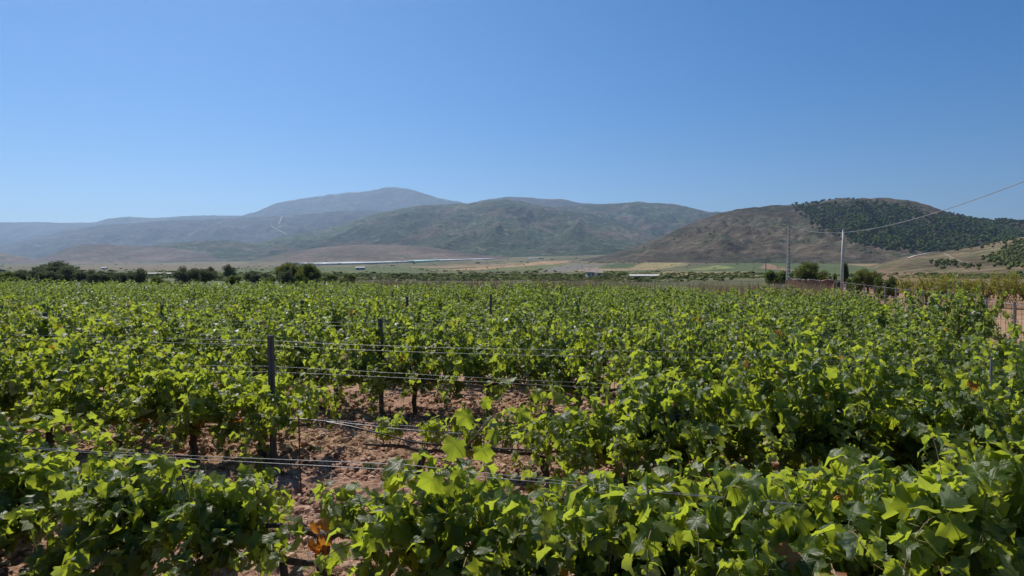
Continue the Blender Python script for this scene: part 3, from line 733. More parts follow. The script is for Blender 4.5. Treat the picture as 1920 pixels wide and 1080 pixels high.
tree('bush', 566, 511, 30, 90, "bush", "light green bush in front of the feathery tree", "bush")
tree('bush', 622, 513, 34, 105, "bush", "olive green bush right of the feathery tree", "bush")
tree('bush', 650, 511, 38, 104, "bush", "darker bush ending the bushes right of the feathery tree", "bush")
tree('bush', 12, 509, 52, 92, "bush", "yellow green bush at the left edge of the photo", "bush")
tree('bush', -30, 507, 60, 95, "bush", "green bush just past the left edge", "bush")
tree('bush', 300, 516, 44, 95, "bush", "low yellow green bush between olive row and clump", "bush")
tree('bush', 438, 516, 36, 98, "bush", "low green bush left of the low dark olive bush", "bush")
tree('bush', 500, 518, 30, 92, "bush", "low yellow green bush left of the feathery tree", "bush")
tree('bush', 1454, 503, 42, 112, "bush", "round dark green bush behind the tall tapered pole", "bush")
tree('bush', 1484, 508, 16, 108, "bush", "narrow dark bush just right of the tall tapered pole", "bush")
tree('willow', 1524, 489, 64, 104, "feathery_tree", "yellow green tree behind the brick ruin")
tree('cypress', 1585, 492, 13, 150, "cypress", "small dark cypress directly behind the pale pole")
tree('bush', 1600, 516, 40, 80, "bush", "dark bush right beside the pale pole", "bush")
tree('willow', 1628, 498, 52, 95, "feathery_tree", "grey green tree right of the pale pole")
tree('bush', 1665, 512, 44, 75, "bush", "low green bush where the orchard begins", "bush")
tree('bush', 1566, 512, 24, 96, "bush", "grey shrub over the right end of the brick ruin", "bush")
GA = "almond trees beyond the wire fence"
for i, (px_, yt, wd, Y) in enumerate([(1700, 519, 50, 70), (1738, 517, 58, 66), (1776, 520, 52, 64), (1812, 519, 52, 66), (1848, 521, 50, 62), (1882, 515, 60, 60), (1925, 520, 60, 60), (1975, 517, 60, 58), (1757, 521, 46, 82), (1830, 520, 46, 84), (1905, 522, 46, 84)]):
    wh = ["leftmost, beside the low green bush", "second from the left in the front line", "third from the left in the front line", "fourth from the left in the front line", "fifth from the left in the front line", "tallest, with upswept branches near the right edge", "cut by the right edge of the photo", "just past the right edge", "behind the gap between the second and third", "behind the gap between the fourth and fifth", "behind the tallest one near the right edge"][i]
    tree('almond', px_, yt, wd, Y, "almond_tree", "yellowing almond tree, " + wh, group=GA)

# dry grass strip at the end of the vineyard, and dark undergrowth behind it
def blades(name, label, pts, h, material, wdt=.02, per=1, lean=.25, kind="stuff"):
    n = len(pts); rng = np.random.default_rng(n); P = np.asarray(pts)
    hh = h * rng.uniform(.5, 1.3, n); a = rng.uniform(0, 6.28, n)
    dx = np.cos(a) * wdt; dy = np.sin(a) * wdt; lx = rng.normal(0, lean, n) * hh; ly = rng.normal(0, lean, n) * hh
    V = np.empty((n, 3, 3)); V[:, 0] = P; V[:, 1] = P; V[:, 2] = P
    V[:, 0, 0] -= dx; V[:, 0, 1] -= dy; V[:, 1, 0] += dx; V[:, 1, 1] += dy
    V[:, 2, 0] += lx; V[:, 2, 1] += ly; V[:, 2, 2] += hh
    return link(name, mesh_np(name, V.reshape(-1, 3), np.arange(n * 3).reshape(n, 3), [material]), kind=kind, label=label)
rg = np.random.default_rng(9)
n = 26000; X = rg.uniform(-24, 34, n); Y = rg.uniform(44.5, 56, n); k = (fbm(X * .25, Y * .25, 2, 3) > .36) & (X > -16) & (X < vine_edge(Y) + .5)
X, Y = X[k], Y[k]
blades("dry_grass", "strip of tall dry grass along the far end of the vines", np.stack([X, Y, zg(X, Y)], 1), 1.45, M['straw'], .03)

# ------------------------------------------------------------------ brick ruin
def brick_mat():
    m, nt = mat("red_brick_wall")
    tc = N(nt, "ShaderNodeTexCoord").outputs["Object"]
    sp = N(nt, "ShaderNodeSeparateXYZ"); L(nt, tc, sp.inputs[0]); cb = N(nt, "ShaderNodeCombineXYZ"); L(nt, sp.outputs[0], cb.inputs[0]); L(nt, sp.outputs[2], cb.inputs[1])
    b = N(nt, "ShaderNodeTexBrick"); L(nt, cb.outputs[0], b.inputs["Vector"]); b.inputs["Scale"].default_value = 3.0
    b.inputs["Color1"].default_value = (0.30, 0.10, 0.06, 1); b.inputs["Color2"].default_value = (0.20, 0.065, 0.045, 1); b.inputs["Mortar"].default_value = (0.32, 0.26, 0.21, 1)
    c = mixc(nt, ramp(nt, noise(nt, tc, 1.8), [(.52, 0), (.72, .6)]), b.outputs[0], (0.40, 0.31, 0.25))
    finish(nt, c, 0.95, noise(nt, tc, 12), 0.5, 0.02, 0.1); return m
M['brick'] = brick_mat()
M['mortar'] = simple("pale_mortar", (0.42, 0.38, 0.33), (0.58, 0.54, 0.48), 3, 0.95)
RY = 80.0
rx, rz_ = at(1514, 540, RY).x, zg1(at(1514, 540, RY).x, RY)
ruin = thing("brick_ruin", "roofless ruin of red brick walls beside the pale pole", "ruin", (rx, RY, rz_))
def ruin_wall(name, x0, y0, x1, y1, hs, th=.25):
    Ln = math.hypot(x1 - x0, y1 - y0); n = len(hs)
    V = []; 
    for i, h in enumerate(hs):
        x = Ln * i / (n - 1); V += [(x, -th / 2, -.4), (x, -th / 2, h), (x, th / 2, h + .03), (x, th / 2, -.4)]
    Q = []
    for i in range(n - 1):
        a, b = 4 * i, 4 * i + 4; Q += [(a, b, b + 1, a + 1), (a + 1, b + 1, b + 2, a + 2), (a + 2, b + 2, b + 3, a + 3)]
    Q += [(0, 1, 2, 3), (4 * n - 4, 4 * n - 1, 4 * n - 2, 4 * n - 3)]
    mb = MB(); mb.add(V, (), Q); o = link(name, mb.mesh("ruin_wall", [M['brick']]), ruin, (x0, y0, 0), math.atan2(y1 - y0, x1 - x0))
    mb = MB(); rng = random.Random(n + int(Ln * 10))
    for i in range(int(Ln * 3)):
        x = rng.uniform(0.1, Ln - .1); h = float(np.interp(x / Ln * (n - 1), range(n), hs)); mb.box((x, rng.uniform(-.05, .05), h + .05), (rng.uniform(.15, .45), .27, rng.uniform(.05, .16)), rng.uniform(-.2, .2))
    link("loose_mortar", mb.mesh("loose_mortar", [M['mortar']]), o, kind="stuff")
hR = [h + .25 for h in [1.32, 1.36, 1.34, 1.28, 1.22, 1.18, 1.26, 1.36, 1.38, 1.34, 1.28, 1.1, .85]]
ruin_wall("wall", 0, 0, 3.85, .7, hR)
ruin_wall("wall", -1.2, 3.2, 0, .14, [1.45, 1.75, 1.5, 1.65, 1.55, 1.6])
ruin_wall("wall", -1.2, 3.34, 2.9, 4.0, [1.5, 1.3, 1.2, 1.35, 1.0, .9])
lw = MB(); 
for i in range(26): lw.box((random.uniform(-3.0, -.9), random.uniform(1.0, 2.4), random.uniform(.1, .95)), (random.uniform(.2, .5), random.uniform(.2, .4), random.uniform(.15, .35)), random.uniform(0, 3))
o_ = link("rubble_heap", lw.mesh("rubble_heap", [M['mortar']]), None, (rx, RY, rz_ - .1), kind="stuff", label="heap of pale rubble left of the brick ruin")

# ------------------------------------------------------------------ poles and cable
M['concrete'] = simple("grey_concrete", (0.33, 0.32, 0.30), (0.46, 0.44, 0.41), 2.0, 0.9, 0.3)
M['steel'] = simple("dull_steel", (0.22, 0.22, 0.22), (0.34, 0.34, 0.34), 4, 0.5, 0, metal=.6)
M['porcelain'] = simple("brown_insulator", (0.16, 0.09, 0.06), (0.24, 0.15, 0.1), 4, 0.3, 0)
M['cable'] = simple("grey_cable", (0.20, 0.20, 0.21), (0.30, 0.30, 0.31), 1, 0.5, 0)
def ladder_pole(px, ytop, Y, label, hgt_off=0):
    X = at(px, 500, Y).x; Z = zg1(X, Y); H = at(px, ytop, Y).z - Z
    t = thing("utility_pole", label, "pole", (X, Y, Z), .35)
    w0, w1 = .62, .26
    mb = MB()
    for s in (-1, 1):   # two flanges of a vibrated concrete pole
        mb.add([(s * w0 / 2, -.16, -.3), (s * (w0 / 2 - .13), -.16, -.3), (s * (w0 / 2 - .13), .16, -.3), (s * w0 / 2, .16, -.3),
                (s * w1 / 2, -.10, H), (s * (w1 / 2 - .07), -.10, H), (s * (w1 / 2 - .07), .10, H), (s * w1 / 2, .10, H)], (),
               [(0, 1, 5, 4), (1, 2, 6, 5), (2, 3, 7, 6), (3, 0, 4, 7), (4, 5, 6, 7)])
    link("shaft", mb.mesh("pole_shaft", [M['concrete']]), t)
    n = 17
    for i in range(n):
        z = H * (i + .5) / n; wz = w0 + (w1 - w0) * z / H - .2
        mb = MB(); mb.box((0, 0, z), (max(wz, .1), .18, .22)); link("rung", mb.mesh("pole_rung", [M['concrete']]), t)
    mb = MB(); mb.box((0, 0, H + .02), (.3, .22, .12)); link("cap", mb.mesh("pole_cap", [M['concrete']]), t)
    mb = MB(); mb.tube([(.16, -.1, H - .15), (.42, -.1, H - .2)], .025, 6); link("bracket", mb.mesh("pole_bracket", [M['steel']]), t)
    return t, Vector((X, Y, Z + H))
P1, top1 = ladder_pole(1478, 421, 105, "tall tapered lattice concrete pole left of the brick ruin")
X = at(1579, 500, 85).x; Z = zg1(X, 85); H = at(1580, 430, 85).z - Z
P2 = thing("utility_pole", "smooth pale concrete pole at the right end of the brick ruin", "pole", (X, 85, Z))
mb = MB(); mb.tube([(0, 0, -.3), (.02, 0, H * .5), (.10, 0, H)], [.20, .165, .12], 12); link("shaft", mb.mesh("pole_shaft", [M['palepole']], True), P2)
mb = MB(); mb.box((.1, 0, H + .03), (.5, .08, .07)); link("crossarm", mb.mesh("pole_arm", [M['steel']]), P2)
for s in (-.2, .22):
    mb = MB(); mb.tube([(.1 + s, 0, H + .06), (.1 + s, 0, H + .2)], [.045, .03], 8); link("insulator", mb.mesh("insulator", [M['porcelain']]), P2)
X3 = at(1436, 500, 150).x; Z3 = zg1(X3, 150); H3 = at(1436, 488, 150).z - Z3
P3 = thing("utility_pole", "small dark pole with a crossarm before the distant fields", "pole", (X3, 150, Z3))
mb = MB(); mb.tube([(0, 0, -.3), (0, 0, H3)], [.14, .09], 8); link("shaft", mb.mesh("pole_shaft", [M['steel']]), P3)
mb = MB(); mb.box((0, 0, H3 - .1), (1.9, .12, .12)); link("crossarm", mb.mesh("pole_arm", [M['steel']]), P3)
for s in (-.8, 0, .8):
    mb = MB(); mb.tube([(s, 0, H3 - .04), (s, 0, H3 + .26)], [.06, .04], 8); link("insulator", mb.mesh("insulator", [M['porcelain']]), P3)
# cable from the lattice pole over the vineyard to a pole on the right, out of the picture
Ba = Vector((21.0, 14.0, 8.6)); Aa = Vector((top1.x + .12, 105, top1.z - .15))
def cable_pts(A, B, sag, n=60):
    return [tuple(A.lerp(B, t) - Vector((0, 0, 4 * sag * t * (1 - t)))) for t in np.linspace(0, 1, n)]
mb = MB(); mb.tube(cable_pts(Aa, Ba, 3.0), .022, 6)
thing("overhead_cable", "thick grey cable sagging from the lattice pole towards upper right", "cable", data=mb.mesh("overhead_cable", [M['cable']], True))
mb = MB(); mb.tube(cable_pts(Aa, Vector((X + .1, 85, Z + H + .15)), .35, 20), .009, 4)
thing("service_wire", "thin wire strung between the lattice pole and the pale pole", "wire", data=mb.mesh("service_wire", [M['cable']]))
zb_ = zg1(21.0, 14.0)
P4 = thing("utility_pole", "pale pole beyond the right edge carrying the thick cable", "pole", (21.0, 14.0, zb_))
mb = MB(); mb.tube([(0, 0, -.3), (0, 0, 8.7 - zb_)], [.2, .13], 12); link("shaft", mb.mesh("pole_shaft", [M['palepole']], True), P4)
mb = MB(); mb.box((0, 0, 8.6 - zb_), (.5, .1, .1)); link("crossarm", mb.mesh("pole_arm", [M['steel']]), P4)

# ------------------------------------------------------------------ wire fence on the right
M['fencepost'] = simple("grey_fence_post", (0.20, 0.18, 0.16), (0.34, 0.31, 0.28), 6, 0.85)
fen = thing("wire_fence", "post and wire mesh fence between vineyard and almond orchard", "fence")
def fence_x(Y): return 9.48 + .32 * Y
fy = [16.4, 19.4, 22.4, 25.1, 28.2, 31.4, 33.1, 35.8, 38.6, 41.4, 44.3, 47.5, 51, 55, 60]
FH = 2.05; pts_top = []; 
pm = MB(); pm.tube([(0, 0, -.25), (.01, 0, FH * .5), (0, 0, FH)], [.055, .05, .045], 7); pmesh = pm.mesh("fence_post", [M['fencepost']])
for i, Y in enumerate(fy):
    X = fence_x(Y); o = link("post", pmesh, fen, (X, Y, zg1(X, Y)), i * .7); o.rotation_euler.x = random.uniform(-.03, .03)
for hgt in (.35, .9, 1.45, 1.95):
    mb = MB(); mb.tube([(fence_x(Y), Y - .06, zg1(fence_x(Y), Y) + hgt) for Y in fy], .006, 4); link("wire", mb.mesh("fence_wire", [M['wire']]), fen)
mb = MB()
for Y in np.arange(16.5, 60, .42):
    X = fence_x(Y); z = zg1(X, Y)
    mb.add([(X - .006, Y, z + .1), (X + .006, Y, z + .1), (X + .006, Y, z + 1.95), (X - .006, Y, z + 1.95)], (), [(0, 1, 2, 3)])
for z0 in (.55, .72, 1.1, 1.28, 1.65): mb.tube([(fence_x(Y), Y - .05, zg1(fence_x(Y), Y) + z0) for Y in fy], .003, 3)
link("mesh_netting", mb.mesh("mesh_netting", [M['rust']]), fen, kind="stuff")

# ------------------------------------------------------------------ grapevine leaves
LOBES = [(0, 1.0), (54, .88), (-54, .88), (112, .66), (-112, .66)]
def leaf_outline(n, teeth, rng):
    th = np.linspace(-172, 172, n); r = np.zeros(n)
    for a, h in LOBES:
        h = h * rng.uniform(.92, 1.08)
        d = np.abs(th - a); r = np.maximum(r, h * (1 - (d / 38.0) ** 2 * .62))
    r = np.maximum(r, .40)
    if teeth:
        r = r * (1 + np.where(np.arange(n) % 2 == 0, .065, -.065))
    return np.radians(th), r * .60
def leaf_geo(rng, n=31, rings=True, petiole=True):
    """one vine leaf about 1 unit across; origin at the foot of its petiole"""
    fold = rng.uniform(-.1, .75); droop = rng.uniform(.0, .8); wav = rng.uniform(.02, .10); ph = rng.uniform(0, 6.28); tw = rng.uniform(-.35, .35)
    curl = rng.uniform(-.3, .55)
    th, r = leaf_outline(n, n > 15, rng)
    def shape(x, y):
        rr = np.sqrt(x * x + y * y); a = np.arctan2(x, y)
        z = fold * np.abs(x) - droop * np.maximum(y, 0) ** 2 * 1.2 - curl * rr ** 3 * 2.2 + wav * np.sin(5 * a + ph) * (rr / .5) ** 2 + tw * x * y
        return z
    x = np.sin(th) * r; y = np.cos(th) * r
    V = [(0, 0)]; 
    if rings:
        xm, ym = x[::2] * .55, y[::2] * .55; V += list(zip(xm, ym))
    V += list(zip(x, y)); V = np.array(V)
    T = []
    if rings:
        nm = len(x[::2])
        for i in range(nm - 1): T.append((0, 1 + i + 1, 1 + i))
        o = 1 + nm
        for i in range(nm - 1):
            a, b = 1 + i, 2 + i; c0, c1, c2 = o + 2 * i, o + 2 * i + 1, o + 2 * i + 2
            T += [(a, c1, c0), (a, b, c1), (b, c2, c1)]
    else:
        for i in range(n - 1): T.append((0, 2 + i, 1 + i))
    P3 = np.stack([V[:, 0], V[:, 1], shape(V[:, 0], V[:, 1])], 1)
    UVs = V * 1.0; T = np.array(T); MI = np.zeros(len(T), int)
    base = np.array([0, -.22, -.42])
    if petiole:
        k = len(P3); pw = .013; mid = base * .5 + np.array([0, -.05, .05])
        pv = [(-pw, 0, 0), (pw, 0, 0), mid + [-pw, 0, 0], mid + [pw, 0, 0], base + [-pw, 0, 0], base + [pw, 0, 0]]
        P3 = np.concatenate([P3, np.array(pv)]); UVs = np.concatenate([UVs, np.full((6, 2), 5.0)])
        T = np.concatenate([T, [(k, k + 1, k + 3), (k, k + 3, k + 2), (k + 2, k + 3, k + 5), (k + 2, k + 5, k + 4)]]); MI = np.concatenate([MI, [1] * 4])
    P3 = P3 - base
    return P3, T, MI, UVs
# note: triangles are wound so that the normal is the upper face (+z)
lr = np.random.default_rng(12)
LEAF = [leaf_geo(lr) for _ in range(12)]
LEAF_LO = [leaf_geo(lr, 13, False, False) for _ in range(8)]
LEAF_MID = [leaf_geo(lr, 21, True, False) for _ in range(8)]
def leaf_mesh(g, m, nm): return mesh_np(nm, g[0], g[1], [m, M['petiole']], g[2], uv=g[3], smooth=True)
LM = [leaf_mesh(g, M['leaf'], "vine_leaf") for g in LEAF]
LMY = [leaf_mesh(g, M['leaf_yellow'], "vine_leaf_yellow") for g in LEAF[:4]]
LMR = [leaf_mesh(g, M['leaf_rust'], "vine_leaf_rust") for g in LEAF[4:8]]

def norm(v): return v / (np.linalg.norm(v) + 1e-9)
def leaf_frame(tip, nrm):
    t = norm(tip); n = norm(nrm - t * np.dot(nrm, t)); x = np.cross(t, n)
    return np.stack([x, t, n], 1)

def vine_plan(rng, half=.6, ztop=1.32, nsh=15, spread=.55, size=(.10, .165), z0=.46, bias=0.0, dens=1.0, shoot_len=1.0, xlim=None, flopf=.45, low=0):
    canes = []; leaves = []
    for s in range(nsh + low):
        x0 = (rng.uniform(-half, half) if xlim is None else rng.uniform(*xlim))
        p = np.array([x0, rng.normal(0, .03), z0 + rng.uniform(-.03, .06)])
        islow = s >= nsh
        sd_ = 1 if rng.random() < .5 + bias else -1
        flop = rng.random() < flopf
        d = norm(np.array([rng.normal(0, .28), sd_ * abs(rng.normal(0, spread * (1.3 if flop else .45))), 1.0 if not flop else .8]))
        Ln = (ztop - z0) * rng.uniform(.8, 1.3) * shoot_len * (1.6 if flop else 1.0); step = .056; n = max(4, int(Ln / step))
        grav = (rng.uniform(.035, .085) if flop else rng.uniform(.0, .02)) * spread / .5
        if islow:      # canes that hang down in front of the row
            sd_ = -1; d = norm(np.array([rng.normal(0, .5), -rng.uniform(.5, 1.0), rng.uniform(-.25, .35)])); grav = rng.uniform(.01, .05); n = int(rng.uniform(8, 15))
        pts = [p.copy()]
        for i in range(n):
            over = max(0, p[2] - ztop + .08)
            d = norm(d + np.array([rng.normal(0, .06), rng.normal(0, .06) + sd_ * .02, rng.normal(0, .03) - grav * (i / n) * 3 - over * 1.6]))
            if p[2] < .10: d[2] = abs(d[2]) * .3
            p = p + d * step; pts.append(p.copy())
            if i < 1: continue
            for q in range(2):
                if q == 1 and rng.random() > .75 * dens: continue
                if q == 0 and rng.random() > .95 * dens: continue
                o = np.cross(d, rng.normal(size=3)); o = norm(norm(o) + np.array([0, np.sign(p[1] + 1e-3) * .35, 0]))
                taper = 1.0 - .45 * (i / n) ** 3; sz = rng.uniform(*size) * taper * (1 if q == 0 else .8)
                tip = o * .75 + np.array([0, 0, rng.uniform(-.95, .05)]) + rng.normal(0, .25, 3)
                nr = np.array([0, 0, .75]) + o * rng.uniform(.1, .9) + rng.normal(0, .36, 3)
                if rng.random() < .09: nr = -nr - np.array([0, 0, .2])
                leaves.append((leaf_frame(tip, nr), p + rng.normal(0, .015, 3), sz))
        canes.append(np.array(pts))
    return canes, leaves

def merged_leaves(leaves, protos, name, mats, rng, p_yel=.02, p_rust=.003):
    VV = []; TT = []; MM = []; UU = []; n = 0
    for R, P_, s in leaves:
        g = protos[rng.integers(len(protos))]
        VV.append((g[0] * s) @ R.T + P_); TT.append(g[1] + n); n += len(g[0]); UU.append(g[3])
        q = rng.random(); mi = g[2].copy()
        if q < p_yel: mi[mi == 0] = 2
        elif q < p_yel + p_rust: mi[mi == 0] = 3
        MM.append(mi)
    return mesh_np(name, np.concatenate(VV), np.concatenate(TT), mats, np.concatenate(MM), uv=np.concatenate(UU), smooth=True)
MS = [M['leaf'], M['petiole'], M['leaf_yellow'], M['leaf_rust']]
MSF = [M['leaf_far'], M['petiole'], M['leaf_yellow'], M['leaf_rust']]
def cane_mesh(canes, sides=5):
    mb = MB()
    for c in canes: mb.tube(c, np.linspace(.0055, .002, len(c)), sides, caps=False)
    return mb.mesh("shoot", [M['cane']], True)
def trunk_mesh(rng, z0=.46, lean=0.0, r=.032):
    mb = MB(); n = 7; pts = [(lean * (1 - i / (n - 1)) + rng.normal(0, .012), rng.normal(0, .012), -.12 + (z0 + .12) * i / (n - 1)) for i in range(n)]
    mb.tube(pts, [r * 1.25 * rng.uniform(.85, 1.2) for _ in range(n)], 8); return mb.mesh("trunk", [M['bark']], True)
def cordon_mesh(rng, s, half, z0=.46):
    mb = MB(); n = 7; pts = [(s * half * i / (n - 1), rng.normal(0, .012), z0 - .03 + .04 * min(1, i / 2) + rng.normal(0, .008)) for i in range(n)]
    mb.tube(pts, [.024 * (1 - .45 * i / n) * rng.uniform(.85, 1.25) for i in range(n)], 7); return mb.mesh("cordon_arm", [M['bark']], True)

leaf_count = 0
def add_leaf(v, R, P_, s, mesh):
    global leaf_count
    o = bpy.data.objects.new("leaf", mesh); C.objects.link(o); o.parent = v
    m = Matrix(((*(R[0] * s), P_[0]), (*(R[1] * s), P_[1]), (*(R[2] * s), P_[2]), (0, 0, 0, 1)))
    o.matrix_basis = m
    leaf_count += 1
    return o
def pick_mesh(rng, py=.022, pr=.0025):
    q = rng.random()
    if q < py: return LMY[rng.integers(len(LMY))]
    if q < py + pr: return LMR[rng.integers(len(LMR))]
    return LM[rng.integers(len(LM))]

GV = "grapevines planted in rows across the vineyard"
NSM = 2.1
def hero_vine(k, X, label, seed, cap=300, **kw):
    """a near vine: every leaf that shows well is a part"""
    rng = np.random.default_rng(seed); Y = row_y(k, X); Z = zg1(X, Y)
    v = thing("grapevine", label, "grapevine", (X, Y, Z), ROWA, GV)
    half = kw.get('half', .6); z0 = kw.get('z0', .46)
    link("trunk", trunk_mesh(rng, z0, rng.normal(0, .06)), v)
    for s in (-1, 1): link("cordon_arm", cordon_mesh(rng, s, half, z0), v)
    kw['nsh'] = int(kw['nsh'] * NSM); canes, leaves = vine_plan(rng, **kw)
    for c in canes: link("shoot", cane_mesh([c]), v)
    cr, sr = math.cos(ROWA), math.sin(ROWA)
    def dist(l):
        x, y, z = l[1]; wx, wy = X + x * cr - y * sr, Y + x * sr + y * cr
        return math.sqrt(wx * wx + wy * wy + (Z + z - EYE) ** 2) - l[2] * 4 - z * .6
    leaves.sort(key=dist)
    for R, P_, s in leaves[:cap]: add_leaf(v, R, P_, s, pick_mesh(rng))
    rest = leaves[cap:]
    if rest: link("inner_leaves", merged_leaves(rest, LEAF_MID, "inner_leaves", MS, rng), v, kind="stuff")
    return v

# nearest row
hero_vine(0, -5.3, "vine beyond the left edge of the nearest row", 900, ztop=1.15, nsh=15, size=(.12, .18), z0=.42, bias=-.12, flopf=.6, low=14)
hero_vine(0, -4.15, "bushy vine of the nearest row cut by the left edge", 901, ztop=1.05, nsh=19, size=(.12, .18), z0=.40, bias=-.22, flopf=.62, low=20, spread=.85)
hero_vine(0, -3.1, "low sprawling vine of the nearest row, second from the left edge", 902, ztop=.80, nsh=18, size=(.12, .18), z0=.40, bias=-.24, flopf=.62, low=20, spread=.85)
hero_vine(0, -2.1, "vine of the nearest row just left of the tall dark post", 903, half=.5, ztop=.78, nsh=17, size=(.12, .175), z0=.38, bias=-.26, flopf=.65, low=16, spread=.8)
vf = hero_vine(0, -1.22, "thin forked vine of the nearest row with an orange leaf cluster", 904, half=.5, ztop=.70, nsh=7, size=(.11, .17), spread=.35, xlim=(.12, .5), bias=-.2)
hero_vine(0, -.2, "vine of the nearest row with one long shoot leaning right", 905, half=.5, ztop=.90, nsh=15, size=(.12, .19), spread=.65, z0=.40, bias=-.25, flopf=.65, low=16)
hero_vine(0, .7, "knee high vine of the nearest row right of the long leaning shoot", 906, half=.55, ztop=.92, nsh=20, size=(.13, .20), z0=.38, bias=-.22, flopf=.65, low=16, spread=.75)
hero_vine(0, 1.7, "vine with large folded leaves in the nearest row, lower right", 907, ztop=1.04, nsh=22, size=(.13, .20), z0=.42, bias=-.12, flopf=.6, low=16, spread=.6)
hero_vine(0, 2.75, "tall dense vine of the nearest row in the lower right corner", 908, ztop=1.20, nsh=25, size=(.13, .20), z0=.42, bias=-.12, flopf=.6, low=16, spread=.65)
hero_vine(0, 3.8, "vine of the nearest row just beyond the right edge", 909, ztop=1.28, nsh=20, size=(.13, .20), z0=.42, bias=-.12, flopf=.6, low=14)
# second row, with the gap of missing vines
for i, (X, zt, ns, lb) in enumerate([(-7.9, 1.3, 15, "vine past the left end of the second row in view"), (-6.8, 1.3, 15, "vine at the left edge in the second row"), (-5.75, 1.3, 16, "second vine from the left edge in the second row"),
                                     (-4.7, 1.25, 16, "third vine from the left edge in the second row"), (-3.75, 1.15, 15, "vine with rusty low leaves left of the tall dark post"),
                                     (-2.85, 1.08, 12, "vine wrapped round the tall dark post beside the gap")]):
    hero_vine(1, X, lb, 920 + i, ztop=zt, nsh=ns - 2, size=(.105, .165), flopf=.6, spread=.7, z0=.42, low=5)
hero_vine(1, -.95, "low young vine lying along the hanging hose in the gap", 930, cap=300, half=.7, ztop=.55, nsh=12, z0=.26, spread=.7, size=(.09, .13))
hero_vine(1, .35, "low young vine right of the pale green planting tube", 931, half=.6, ztop=.62, nsh=14, z0=.27, spread=.8, size=(.09, .13))
for i, (X, zt, ns, lb) in enumerate([(1.2, 1.25, 22, "first tall vine right of the gap in the second row"), (2.4, 1.4, 21, "second tall vine right of the gap in the second row"),
                                     (3.45, 1.42, 22, "third tall vine right of the gap in the second row"), (4.5, 1.45, 21, "vine at the right edge in the second row"), (5.6, 1.4, 15, "vine beyond the right edge in the second row")]):
    hero_vine(1, X, lb, 940 + i, ztop=zt, nsh=ns, size=(.105, .17), flopf=.65, spread=.85, z0=.42, low=9)

# the long leaning shoot of the nearest row and the orange leaf cluster
rng = np.random.default_rng(77)
vl = [o for o in bpy.data.objects if o.get('label', '').startswith("vine of the nearest row with one long")][0]
def to_local(o, w_):
    m = Matrix.Translation(o.location) @ Matrix.Rotation(o.rotation_euler.z, 4, 'Z'); return np.array(m.inverted() @ Vector(w_))
shoot_px = [(690, 1030, 4.15), (760, 955, 4.1), (830, 885, 4.05), (880, 830, 4.02), (925, 780, 4.0), (945, 735, 4.0)]
pts = np.array([to_local(vl, at(*p)) for p in shoot_px])
mb = MB(); mb.tube(pts, np.linspace(.008, .003, len(pts)), 6); link("shoot", mb.mesh("long_shoot", [M['cane']], True), vl)
for px_, py_, Y_, sz, tipd, nrm in [(950, 728, 4.0, .12, (.2, -.5, .1), (0, -.2, 1)), (882, 768, 3.98, .15, (.25, -.2, -.8), (-.2, -.9, .2)), (860, 820, 4.0, .17, (-.2, -.2, -.9), (.1, -1, .15)),
                                    (905, 830, 4.06, .15, (.3, 0, -.9), (.1, -1, .1)), (905, 750, 3.98, .09, (.6, 0, -.7), (.1, -.8, .4)), (820, 880, 3.95, .19, (-.2, -.1, -1), (.15, -1, .2)), (758, 890, 3.9, .16, (-.9, -.3, .05), (0, -.35, 1)),
                                    (850, 900, 3.95, .15, (.4, -.2, -.7), (0, -.8, .5)), (935, 800, 4.0, .11, (.2, -.1, -.9), (-.3, -.9, .2)), (970, 770, 3.95, .12, (.6, -.1, -.6), (.2, -.9, .4))]:
    add_leaf(vl, leaf_frame(np.array(tipd), np.array(nrm)), to_local(vl, at(px_, py_, Y_)), sz, LM[rng.integers(12)])
for i in range(8):
    px_, py_ = 600 + rng.normal(0, 12), 1035 + rng.normal(0, 24)
    o = add_leaf(vf, leaf_frame(np.array([rng.normal(0, .3), -.2, -1]), np.array([rng.normal(0, .5), -1, .3])), to_local(vf, at(px_, py_ - 20, 4.1)), rng.uniform(.09, .14), LMR[rng.integers(4)])
    o['label'] = "orange and rust autumn leaf"
mb = MB(); A_ = [at(430, 1008, 4.6), at(480, 1028, 4.55), at(530, 1050, 4.5), at(570, 1056, 4.45), at(600, 1055, 4.4)]
mb.tube([tuple(to_local(vf, a)) for a in A_], [.016, .02, .026, .022, .016], 7); B_ = [at(530, 1050, 4.5), at(535, 1090, 4.5), at(530, 1140, 4.5)]
mb.tube([tuple(to_local(vf, a)) for a in B_], [.026, .03, .034], 7); link("forked_branch", mb.mesh("forked_branch", [M['bark']], True), vf)
# scattered rust leaves low in the second row, left
vr = [o for o in bpy.data.objects if o.get('label', '').startswith("vine with rusty low")][0]
for i in range(16):
    add_leaf(vr, leaf_frame(rng.normal(size=3) + [0, 0, -1.2], rng.normal(size=3) + [0, -1, .5]), np.array([rng.uniform(-.4, .8), rng.uniform(-.35, -.1), rng.uniform(.32, .6)]), rng.uniform(.07, .11), LMR[rng.integers(4)])
# grape bunches
def grape_bunch(parent, px_, py_, Y_):
    mb = MB(); r = np.random.default_rng(int(px_))
    for i in range(26):
        h = r.random(); a = r.uniform(0, 6.28); rr = .035 * math.sqrt(1 - h) * r.uniform(.3, 1)
        mb.add(ICO_V * .011 + np.array([math.cos(a) * rr, math.sin(a) * rr, -h * .12]), ICO_F)
    link("grape_bunch", mb.mesh("grape_bunch", [M['grape']], True), parent, tuple(to_local(parent, at(px_, py_, Y_))))
v1 = [o for o in bpy.data.objects if o.get('label', '').startswith("first tall vine right")][0]
grape_bunch(v1, 1290, 768, 6.3); grape_bunch(v1, 1270, 772, 6.35)

